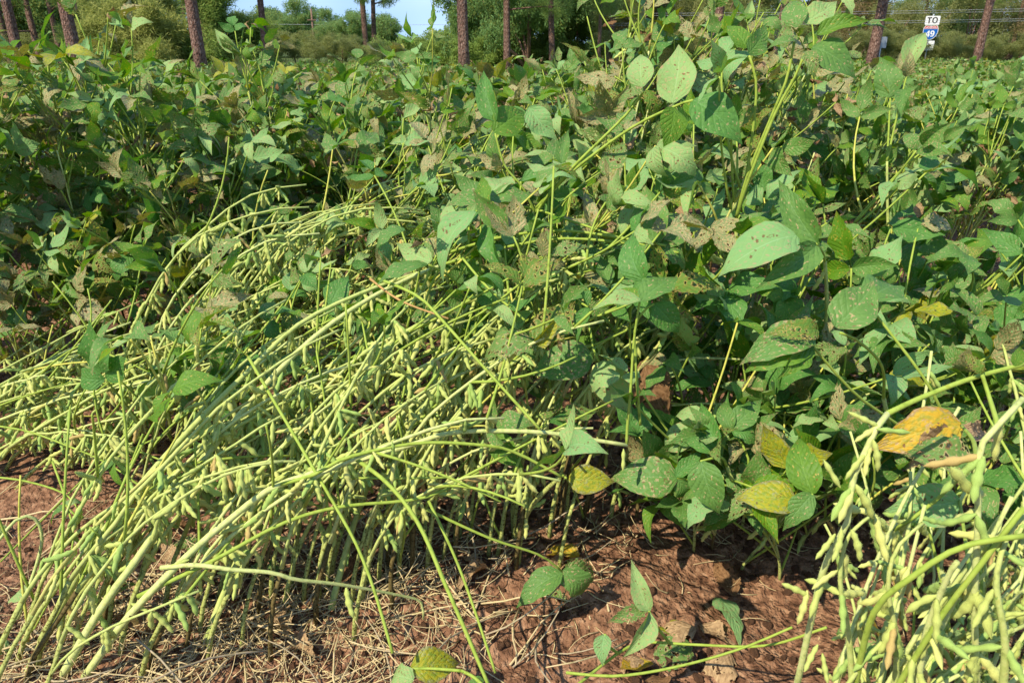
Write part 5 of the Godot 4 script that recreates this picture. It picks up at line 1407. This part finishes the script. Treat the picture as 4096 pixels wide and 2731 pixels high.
			[[Vector3(0.537, 0.819, -1.733), Vector3(0.542, 0.930, -1.681), Vector3(0.576, 1.063, -1.670), Vector3(0.605, 1.141, -1.659), Vector3(0.616, 1.185, -1.655)], 0.0045, 0.0030, "petiole", [[Vector3(0.643, 1.221, -1.669), Vector3(0.732, 1.264, -1.643), "leaf_fresh", 4, Vector3(0.1, 0.7, 0.6)], [Vector3(0.632, 1.197, -1.660), Vector3(0.726, 1.164, -1.603), "leaf_green", 6, Vector3(0.1, 0.5, 0.8)], [Vector3(0.617, 1.189, -1.656), Vector3(0.624, 1.154, -1.599), "leaf_chewed", 2, Vector3(-0.2, 0.6, 0.7)]]],
			[[Vector3(0.537, 0.819, -1.733), Vector3(0.548, 0.939, -1.728), Vector3(0.548, 1.108, -1.731), Vector3(0.525, 1.180, -1.739)], 0.0040, 0.0028, "petiole", [[Vector3(0.519, 1.195, -1.745), Vector3(0.486, 1.262, -1.772), "leaf_fresh", 6, Vector3(0.2, 0.2, 0.9)], [Vector3(0.525, 1.184, -1.741), Vector3(0.569, 1.247, -1.766), "leaf_green", 0, Vector3(0.4, 0.3, 0.8)], [Vector3(0.520, 1.180, -1.739), Vector3(0.434, 1.167, -1.712), "leaf_pale_grey", 10, Vector3(-0.1, 0.9, 0.3)]]]]},
		{"label": "soybean plant whose long slanting stalks hold pale veined leaves over the canopy", "base": Vector3(-0.074, 0.000, -1.921),
		"stems": [["stem", [Vector3(-0.074, 0.000, -1.921), Vector3(-0.032, 0.357, -1.871), Vector3(0.017, 0.610, -1.919), Vector3(0.063, 0.796, -1.940)], 0.0070, 0.0040, "stem", 1.0]],
		"pods": [],
		"leaves": [[[Vector3(0.061, 0.807, -1.890), Vector3(0.146, 0.907, -1.844), Vector3(0.281, 1.021, -1.783), Vector3(0.385, 1.080, -1.731), Vector3(0.401, 1.088, -1.702)], 0.0045, 0.0030, "petiole", [[Vector3(0.401, 1.088, -1.702), Vector3(0.495, 1.036, -1.605), "leaf_blue_green", 6, Vector3(-0.1, 0.5, 0.8)], [Vector3(0.364, 1.080, -1.742), Vector3(0.371, 1.209, -1.794), "leaf_pale", 0, Vector3(-0.3, 0.3, 0.9)], [Vector3(0.367, 1.070, -1.738), Vector3(0.359, 0.997, -1.665), "leaf_fresh", 6, Vector3(0.3, 0.3, 0.9)]]],
			[[Vector3(0.061, 0.796, -1.886), Vector3(0.135, 0.904, -1.843), Vector3(0.269, 1.043, -1.824), Vector3(0.309, 1.100, -1.815)], 0.0045, 0.0030, "petiole", [[Vector3(0.305, 1.110, -1.819), Vector3(0.296, 1.203, -1.856), "leaf_pale", 6, Vector3(-0.3, 0.3, 0.9)], [Vector3(0.309, 1.102, -1.816), Vector3(0.234, 1.095, -1.813), "leaf_chewed", 2, Vector3(-0.2, 0.7, 0.6)], [Vector3(0.313, 1.102, -1.816), Vector3(0.358, 1.045, -1.771), "leaf_chewed_olive", 3, Vector3(0.2, 0.5, 0.8)]]],
			[[Vector3(0.061, 0.796, -1.886), Vector3(0.027, 0.866, -1.871), Vector3(-0.018, 0.921, -1.872), Vector3(-0.042, 0.998, -1.881)], 0.0034, 0.0024, "petiole", [[Vector3(-0.045, 1.001, -1.883), Vector3(0.050, 1.069, -1.932), "leaf_fresh", 6, Vector3(0.1, 0.3, 0.9)], [Vector3(-0.040, 1.027, -1.893), Vector3(-0.088, 1.147, -1.941), "leaf_blue_green", 4, Vector3(-0.5, 0.3, 0.7)], [Vector3(0.042, 1.056, -1.937), Vector3(0.113, 0.990, -1.900), "leaf_pale_grey", 0, Vector3(-0.2, 0.5, 0.8)]]],
			[[Vector3(0.061, 0.796, -1.886), Vector3(0.103, 0.870, -1.851), Vector3(0.124, 0.930, -1.832)], 0.0034, 0.0024, "petiole", [[Vector3(0.124, 0.930, -1.832), Vector3(0.131, 1.014, -1.866), "leaf_green", 4, Vector3(-0.4, 0.3, 0.8)], [Vector3(0.122, 0.930, -1.832), Vector3(0.036, 0.905, -1.801), "leaf_spotted", 11, Vector3(-0.1, 0.8, 0.4)], [Vector3(0.223, 0.910, -1.803), Vector3(0.269, 0.993, -1.836), "leaf_chewed", 0, Vector3(-0.3, 0.3, 0.9)]]]]},
		{"label": "low soybean shoot with healthy green leaves resting at the soil's edge", "base": Vector3(0.631, 0.000, -1.698),
		"stems": [["stem", [Vector3(0.631, 0.000, -1.698), Vector3(0.495, 0.293, -1.381), Vector3(0.464, 0.359, -1.364)], 0.0060, 0.0040, "stem", 0.3]],
		"pods": [],
		"leaves": [[[Vector3(0.464, 0.359, -1.364), Vector3(0.442, 0.392, -1.345), Vector3(0.392, 0.400, -1.316)], 0.0034, 0.0024, "petiole", [[Vector3(0.392, 0.400, -1.316), Vector3(0.410, 0.314, -1.238), "leaf_green", 6, Vector3(-0.4, 0.3, 0.8)], [Vector3(0.428, 0.404, -1.350), Vector3(0.367, 0.431, -1.372), "leaf_blue_green", 1, Vector3(-0.2, 0.8, 0.5)], [Vector3(0.437, 0.409, -1.352), Vector3(0.404, 0.481, -1.435), "leaf_blue_green", 4, Vector3(-0.5, 0.4, 0.7)]]],
			[[Vector3(0.495, 0.293, -1.381), Vector3(0.423, 0.317, -1.369), Vector3(0.361, 0.324, -1.372)], 0.0034, 0.0024, "petiole", [[Vector3(0.361, 0.324, -1.372), Vector3(0.217, 0.345, -1.359), "leaf_spotted_dull", 6, Vector3(-0.1, 0.7, 0.7)], [Vector3(0.358, 0.326, -1.373), Vector3(0.415, 0.384, -1.396), "leaf_blue_green", 9, Vector3(-0.4, 0.5, 0.7)], [Vector3(0.362, 0.322, -1.371), Vector3(0.404, 0.260, -1.346), "leaf_green", 3, Vector3(-0.2, 0.7, 0.6)]]],
			[[Vector3(0.517, 0.216, -1.393), Vector3(0.557, 0.310, -1.258), Vector3(0.584, 0.394, -1.206)], 0.0034, 0.0024, "petiole", [[Vector3(0.584, 0.394, -1.206), Vector3(0.559, 0.504, -1.272), "leaf_fresh", 2, Vector3(-0.4, 0.3, 0.8)], [Vector3(0.559, 0.370, -1.218), Vector3(0.448, 0.403, -1.210), "leaf_yellowing", 6, Vector3(-0.2, 0.8, 0.5)], [Vector3(0.584, 0.394, -1.206), Vector3(0.520, 0.343, -1.164), "leaf_green", 1, Vector3(-0.2, 0.7, 0.6)]]],
			[[Vector3(0.517, 0.216, -1.393), Vector3(0.518, 0.357, -1.385), Vector3(0.480, 0.423, -1.412)], 0.0034, 0.0024, "petiole", [[Vector3(0.480, 0.423, -1.412), Vector3(0.462, 0.485, -1.458), "leaf_green", 2, Vector3(-0.4, 0.4, 0.8)], [Vector3(0.480, 0.423, -1.412), Vector3(0.551, 0.494, -1.440), "leaf_green", 1, Vector3(-0.2, 0.6, 0.7)], [Vector3(0.482, 0.421, -1.411), Vector3(0.542, 0.430, -1.371), "leaf_blue_green", 3, Vector3(-0.1, 0.8, 0.5)]]]]},
		{"label": "yellowing soybean leaf on a leaning shoot beside the pod-hung stem", "base": Vector3(0.005, 0.000, -1.582),
		"stems": [["stem", [Vector3(0.005, 0.000, -1.582), Vector3(0.055, 0.208, -1.454), Vector3(0.113, 0.298, -1.426)], 0.0075, 0.0050, "stem_foot", 0.4]],
		"pods": [],
		"leaves": [[[Vector3(0.113, 0.298, -1.426), Vector3(0.120, 0.313, -1.389)], 0.0034, 0.0024, "petiole", [[Vector3(0.126, 0.313, -1.389), Vector3(0.221, 0.326, -1.351), "leaf_yellowing", 6, Vector3(-0.2, 0.5, 0.8)], [Vector3(-0.040, 0.381, -1.460), Vector3(0.020, 0.339, -1.400), "leaf_fresh", 0, Vector3(-0.1, 0.4, 0.9)]]]]},
		{"label": "torn young soybean shoot on a yellow runner lying over the bare soil", "base": Vector3(0.343, 0.000, -1.221),
		"stems": [["stem", [Vector3(0.107, 0.106, -1.003), Vector3(0.206, 0.107, -1.090), Vector3(0.262, 0.104, -1.121), Vector3(0.358, 0.123, -1.096), Vector3(0.472, 0.167, -1.049), Vector3(0.551, 0.257, -1.000)], 0.0028, 0.0024, "petiole", 0.0],
			["branch", [Vector3(0.100, 0.128, -1.023), Vector3(0.193, 0.138, -1.006), Vector3(0.304, 0.155, -1.012), Vector3(0.415, 0.184, -1.024), Vector3(0.498, 0.243, -1.015)], 0.0028, 0.0022, "petiole", 0.0]],
		"pods": [],
		"leaves": [[[Vector3(0.312, 0.109, -1.112), Vector3(0.282, 0.154, -1.109), Vector3(0.262, 0.198, -1.105)], 0.0034, 0.0024, "petiole", [[Vector3(0.262, 0.198, -1.105), Vector3(0.226, 0.280, -1.138), "leaf_pale", 4, Vector3(-0.3, 0.3, 0.9)], [Vector3(0.262, 0.196, -1.104), Vector3(0.221, 0.141, -1.039), "leaf_pale", 8, Vector3(0.3, 0.3, 0.9)], [Vector3(0.257, 0.200, -1.106), Vector3(0.184, 0.191, -1.081), "leaf_chewed", 9, Vector3(-0.2, 0.6, 0.7)]]],
			[[Vector3(0.206, 0.107, -1.090), Vector3(0.182, 0.138, -1.081), Vector3(0.178, 0.157, -1.089)], 0.0034, 0.0024, "petiole", [[Vector3(0.177, 0.157, -1.088), Vector3(0.170, 0.127, -1.044), "leaf_pale_grey", 0, Vector3(-0.3, 0.4, 0.9)]]]]},
		{"label": "yellow and brown blotched soybean shoot at the bottom of the furrow", "base": Vector3(-0.048, 0.000, -1.085),
		"stems": [["stem", [Vector3(-0.041, 0.102, -1.002), Vector3(-0.070, 0.112, -1.027), Vector3(-0.095, 0.116, -1.039)], 0.0040, 0.0030, "petiole", 0.0]],
		"pods": [],
		"leaves": [[[Vector3(-0.095, 0.116, -1.039), Vector3(-0.153, 0.111, -1.049), Vector3(-0.191, 0.111, -1.048)], 0.0034, 0.0024, "petiole", [[Vector3(-0.191, 0.111, -1.048), Vector3(-0.090, 0.115, -1.072), "leaf_yellowing", 6, Vector3(-0.2, 0.8, 0.6)], [Vector3(-0.183, 0.108, -1.026), Vector3(-0.259, 0.115, -1.050), "leaf_pale", 3, Vector3(-0.2, 0.8, 0.5)], [Vector3(-0.053, 0.108, -1.026), Vector3(-0.092, 0.113, -1.006), "leaf_green", 2, Vector3(-0.2, 0.8, 0.5)]]]]},
		{"label": "thick hairy soybean stem with fat pods paired along it, foremost of its clump", "base": Vector3(0.518, 0.000, -1.044),
		"stems": [["stem", [Vector3(0.519, 0.000, -1.024), Vector3(0.437, 0.296, -0.843), Vector3(0.425, 0.440, -0.815), Vector3(0.420, 0.556, -0.797), Vector3(0.435, 0.625, -0.792), Vector3(0.437, 0.680, -0.804), Vector3(0.451, 0.724, -0.811), Vector3(0.465, 0.753, -0.822), Vector3(0.483, 0.762, -0.837)], 0.0056, 0.0038, "stem_pale", 0.0],
			["leaf_stalk", [Vector3(0.483, 0.762, -0.837), Vector3(0.528, 0.775, -0.853), Vector3(0.602, 0.795, -0.872), Vector3(0.679, 0.809, -0.888)], 0.0038, 0.0030, "petiole", 0.0]],
		"pods": [[Vector3(0.436, 0.674, -0.801), Vector3(0.408, 0.635, -0.785)], [Vector3(0.434, 0.674, -0.791), Vector3(0.414, 0.638, -0.776)], [Vector3(0.420, 0.613, -0.787), Vector3(0.402, 0.589, -0.778)], [Vector3(0.424, 0.624, -0.781), Vector3(0.419, 0.588, -0.767)], [Vector3(0.436, 0.624, -0.781), Vector3(0.455, 0.586, -0.766)], [Vector3(0.440, 0.679, -0.803), Vector3(0.472, 0.635, -0.785)], [Vector3(0.407, 0.502, -0.797), Vector3(0.380, 0.516, -0.802)], [Vector3(0.404, 0.510, -0.800), Vector3(0.394, 0.464, -0.781)], [Vector3(0.416, 0.538, -0.789), Vector3(0.400, 0.489, -0.770)], [Vector3(0.432, 0.555, -0.786), Vector3(0.400, 0.536, -0.778)], [Vector3(0.456, 0.731, -0.813), Vector3(0.448, 0.700, -0.801)], [Vector3(0.454, 0.741, -0.807), Vector3(0.467, 0.703, -0.791)], [Vector3(0.450, 0.720, -0.809), Vector3(0.434, 0.702, -0.802)], [Vector3(0.467, 0.751, -0.822), Vector3(0.445, 0.761, -0.826)], [Vector3(0.470, 0.754, -0.823), Vector3(0.448, 0.741, -0.818)], [Vector3(0.459, 0.753, -0.812), Vector3(0.478, 0.751, -0.811)], [Vector3(0.422, 0.674, -0.801), Vector3(0.409, 0.694, -0.810)], [Vector3(0.427, 0.426, -0.788), Vector3(0.409, 0.398, -0.776)], [Vector3(0.433, 0.415, -0.783), Vector3(0.439, 0.381, -0.769)]],
		"leaves": []},
		{"label": "pale upright soybean stem with pods at the outer end of the front clump", "base": Vector3(0.836, 0.000, -0.995),
		"stems": [["stem", [Vector3(0.855, 0.000, -0.986), Vector3(0.623, 0.409, -0.737), Vector3(0.582, 0.547, -0.729), Vector3(0.561, 0.675, -0.737), Vector3(0.546, 0.751, -0.746), Vector3(0.556, 0.771, -0.754), Vector3(0.578, 0.782, -0.769), Vector3(0.615, 0.807, -0.790)], 0.0056, 0.0034, "stem_pale", 1.6],
			["branch", [Vector3(0.490, 0.334, -0.783), Vector3(0.469, 0.516, -0.748), Vector3(0.493, 0.595, -0.726), Vector3(0.535, 0.648, -0.715), Vector3(0.595, 0.672, -0.704)], 0.0045, 0.0035, "petiole", 0.3],
			["branch", [Vector3(0.518, 0.375, -0.745), Vector3(0.539, 0.533, -0.723), Vector3(0.567, 0.625, -0.717), Vector3(0.602, 0.697, -0.724)], 0.0040, 0.0032, "petiole", 0.3],
			["branch", [Vector3(0.550, 0.364, -0.741), Vector3(0.539, 0.495, -0.740), Vector3(0.535, 0.592, -0.725), Vector3(0.536, 0.625, -0.717)], 0.0052, 0.0030, "stem_pale", 1.5],
			["branch", [Vector3(0.490, 0.328, -0.780), Vector3(0.460, 0.458, -0.779), Vector3(0.435, 0.545, -0.781), Vector3(0.442, 0.604, -0.795), Vector3(0.481, 0.625, -0.814)], 0.0055, 0.0020, "stem", 1.7],
			["branch", [Vector3(0.546, 0.311, -0.773), Vector3(0.526, 0.442, -0.772), Vector3(0.499, 0.534, -0.777), Vector3(0.505, 0.588, -0.788), Vector3(0.545, 0.614, -0.809)], 0.0055, 0.0020, "stem", 1.7],
			["branch", [Vector3(0.635, 0.396, -0.700), Vector3(0.607, 0.517, -0.695), Vector3(0.583, 0.605, -0.709), Vector3(0.599, 0.659, -0.730), Vector3(0.620, 0.678, -0.738)], 0.0060, 0.0025, "stem", 1.7]],
		"pods": [],
		"leaves": [[[Vector3(0.601, 0.526, -0.752), Vector3(0.683, 0.505, -0.906), Vector3(0.735, 0.508, -1.015)], 0.0034, 0.0024, "petiole", [[Vector3(0.735, 0.508, -1.015), Vector3(0.624, 0.491, -1.008), "leaf_pale_grey", 6, Vector3(-0.2, 0.5, 0.8)], [Vector3(0.665, 0.647, -0.909), Vector3(0.571, 0.658, -0.914), "leaf_chewed", 0, Vector3(-0.2, 0.7, 0.6)]]],
			[[Vector3(0.572, 0.730, -0.781), Vector3(0.630, 0.701, -0.877), Vector3(0.664, 0.680, -0.955)], 0.0034, 0.0024, "petiole", [[Vector3(0.677, 0.671, -0.973), Vector3(0.545, 0.662, -0.947), "leaf_yellow", 1, Vector3(-0.2, 0.7, 0.6)], [Vector3(0.664, 0.663, -0.969), Vector3(0.581, 0.619, -0.930), "leaf_dry", 0, Vector3(-0.2, 0.5, 0.8)], [Vector3(0.677, 0.669, -0.972), Vector3(0.736, 0.645, -0.962), "leaf_dry", 1, Vector3(-0.2, 0.7, 0.6)]]],
			[[Vector3(0.598, 0.768, -0.796), Vector3(0.618, 0.783, -0.856), Vector3(0.611, 0.804, -0.865)], 0.0034, 0.0024, "petiole", [[Vector3(0.611, 0.805, -0.865), Vector3(0.593, 0.836, -0.877), "leaf_chewed_olive", 2, Vector3(-0.2, 0.4, 0.9)], [Vector3(0.618, 0.835, -0.823), Vector3(0.630, 0.860, -0.833), "leaf_fresh", 1, Vector3(-0.2, 0.5, 0.8)]]]]},
		{"label": "slender soybean shoot standing alone in front of the road sign", "base": Vector3(1.922, 0.000, -3.458),
		"stems": [["stem", [Vector3(1.144, 0.490, -2.086), Vector3(1.105, 0.731, -2.130), Vector3(1.077, 0.893, -2.141)], 0.0060, 0.0030, "stem", 0.3]],
		"pods": [],
		"leaves": [[[Vector3(1.077, 0.893, -2.141), Vector3(1.094, 1.011, -2.167), Vector3(1.114, 1.132, -2.194)], 0.0034, 0.0024, "petiole", [[Vector3(1.118, 1.137, -2.196), Vector3(1.167, 1.260, -2.246), "leaf_pale", 8, Vector3(-0.6, 0.2, 0.7)], [Vector3(1.110, 1.120, -2.190), Vector3(1.105, 1.185, -2.151), "leaf_lacy", 2, Vector3(-0.1, 0.3, 0.9)], [Vector3(1.102, 1.086, -2.176), Vector3(1.066, 1.040, -2.092), "leaf_green", 4, Vector3(-0.4, 0.3, 0.8)]]],
			[[Vector3(1.077, 0.893, -2.141), Vector3(1.082, 0.974, -2.174), Vector3(1.086, 1.061, -2.209)], 0.0034, 0.0024, "petiole", [[Vector3(1.086, 1.064, -2.210), Vector3(1.054, 1.171, -2.253), "leaf_green", 0, Vector3(-0.4, 0.3, 0.8)], [Vector3(1.088, 1.064, -2.210), Vector3(1.146, 1.130, -2.258), "leaf_green", 1, Vector3(-0.2, 0.4, 0.8)], [Vector3(1.087, 1.072, -2.213), Vector3(1.128, 1.182, -2.301), "leaf_chewed_olive", 2, Vector3(-0.2, 0.3, 0.9)]]]]},
		{"label": "thin soybean runners and scattered leaves sprawling over the furrow soil beside the flattened plants", "base": Vector3(-1.175, 0.000, -1.698),
		"stems": [["stem", [Vector3(-1.399, 0.264, -1.725), Vector3(-1.281, 0.258, -1.701), Vector3(-1.160, 0.239, -1.661), Vector3(-1.036, 0.220, -1.610), Vector3(-0.906, 0.192, -1.534)], 0.0030, 0.0020, "petiole", 0.0],
			["branch", [Vector3(-1.316, 0.190, -1.587), Vector3(-1.215, 0.190, -1.566), Vector3(-1.099, 0.177, -1.528), Vector3(-1.032, 0.147, -1.473)], 0.0030, 0.0020, "petiole", 0.0],
			["branch", [Vector3(-1.095, 0.025, -1.272), Vector3(-1.051, 0.141, -1.319), Vector3(-1.029, 0.211, -1.326), Vector3(-1.035, 0.256, -1.323), Vector3(-1.059, 0.262, -1.304), Vector3(-1.087, 0.227, -1.268)], 0.0045, 0.0030, "stem_pale", 0.0],
			["branch", [Vector3(-1.194, 0.199, -1.645), Vector3(-1.086, 0.174, -1.505), Vector3(-1.022, 0.117, -1.396), Vector3(-1.043, 0.022, -1.250)], 0.0030, 0.0020, "petiole", 0.0],
			["branch", [Vector3(-1.007, 0.213, -1.758), Vector3(-1.069, 0.194, -1.621), Vector3(-1.131, 0.142, -1.514), Vector3(-1.175, 0.102, -1.368)], 0.0030, 0.0020, "petiole", 0.0]],
		"pods": [[Vector3(-1.143, 0.251, -1.666), Vector3(-1.148, 0.209, -1.649)], [Vector3(-1.120, 0.246, -1.664), Vector3(-1.114, 0.209, -1.649)], [Vector3(-1.024, 0.163, -1.307), Vector3(-1.038, 0.119, -1.289)]],
		"leaves": [[[Vector3(-0.906, 0.192, -1.534), Vector3(-0.938, 0.212, -1.542), Vector3(-0.979, 0.254, -1.559)], 0.0034, 0.0024, "petiole", [[Vector3(-0.979, 0.254, -1.559), Vector3(-1.018, 0.238, -1.531), "leaf_green", 1, Vector3(-0.2, 0.8, 0.5)], [Vector3(-0.977, 0.254, -1.559), Vector3(-0.967, 0.205, -1.496), "leaf_fresh", 2, Vector3(-0.5, 0.3, 0.8)]]],
			[[Vector3(-1.032, 0.147, -1.473), Vector3(-1.047, 0.162, -1.468), Vector3(-1.068, 0.182, -1.476)], 0.0034, 0.0024, "petiole", [[Vector3(-1.068, 0.182, -1.476), Vector3(-1.039, 0.195, -1.514), "leaf_pale", 3, Vector3(-0.2, 0.8, 0.5)], [Vector3(-1.068, 0.177, -1.474), Vector3(-1.124, 0.159, -1.456), "leaf_green", 2, Vector3(-0.2, 0.9, 0.3)]]],
			[[Vector3(-1.043, 0.022, -1.250), Vector3(-1.062, 0.004, -1.242), Vector3(-1.077, -0.014, -1.235)], 0.0034, 0.0024, "petiole", [[Vector3(-1.077, -0.014, -1.235), Vector3(-0.992, 0.014, -1.257), "leaf_chewed", 1, Vector3(-0.2, 0.9, 0.3)], [Vector3(-1.077, -0.014, -1.235), Vector3(-1.124, -0.016, -1.213), "leaf_spotted", 2, Vector3(-0.2, 0.9, 0.3)], [Vector3(-1.102, 0.042, -1.322), Vector3(-1.175, 0.055, -1.350), "leaf_pale", 3, Vector3(-0.2, 0.9, 0.3)]]]]},
	]

func smooth(pts: Array, n: int) -> Array:
	var c := Curve3D.new()
	for i in pts.size():
		var t: Vector3 = (pts[mini(i + 1, pts.size() - 1)] - pts[maxi(i - 1, 0)]) / 6.0
		c.add_point(pts[i], -t, t)
	var out := []
	for i in n + 1: out.append(c.sample_baked(c.get_baked_length() * i / n, true))
	return out

func make_heroes():
	for h in hero_plants():
		var base: Vector3 = h.base
		base.y = ground_y(base.x, base.z)
		var root := thing("soybean_plant", base, h.label, "soybean plant")
		for s in h.stems:
			var pts: Array = smooth(s[1].map(func(q): return q - base), s[1].size() * 3)
			part(s[0], tube(pts, tapered(pts.size(), s[2], s[3]), 8, 0.03, 500 if s[4].begins_with("stem") else 150), M[s[4]], root)
			if s[5] > 0.0:
				var ln := 0.0
				for i in pts.size() - 1: ln += pts[i].distance_to(pts[i + 1])
				var n := int(ln * 19.0)
				for i in n:
					var t := (i + rng.randf()) / n
					if t < 0.12: continue
					var at := along(pts, t)
					for j in int(rng.randf() * 2.6 * s[5] + 0.4):
						add_pod(root, at[0] + rv(0.004), (Vector3.DOWN * rr(0.2, 1.0) + at[1] * rr(-0.5, 0.5) + rv(0.5)).normalized(), rr(0.046, 0.064))
		for p in h.pods:
			var a: Vector3 = p[0] - base
			var d: Vector3 = p[1] - p[0]
			add_pod(root, a, d.normalized(), clampf(d.length(), 0.042, 0.068))
		for l in h.leaves:
			var pts2: Array = smooth(l[0].map(func(q): return q - base), l[0].size() * 3)
			var stalk := part("leaf_stalk", tube(pts2, tapered(pts2.size(), l[1], l[2]), 6), M[l[3]], root)
			for f in l[4]:
				var m: Vector3 = f[1] - f[0]
				var mesh: Mesh = DRY[f[3]] if f[2] == "leaf_dry" else LEAF[f[3]]
				part("leaflet", mesh, M[f[2]], stalk, Transform3D(leaflet_basis(m, f[4], m.length() * 1.06), f[0] - base))
	for f in FALLEN:
		fallen_leaf(f[0], f[1], f[2], f[3], f[4], f[5], f[6])

func _ready():
	rng.seed = 20
	set_camera_and_light()
	make_materials()
	make_library()
	make_ground()
	make_background()
	make_far_rows()
	make_rows()
	make_heroes()
	make_litter()
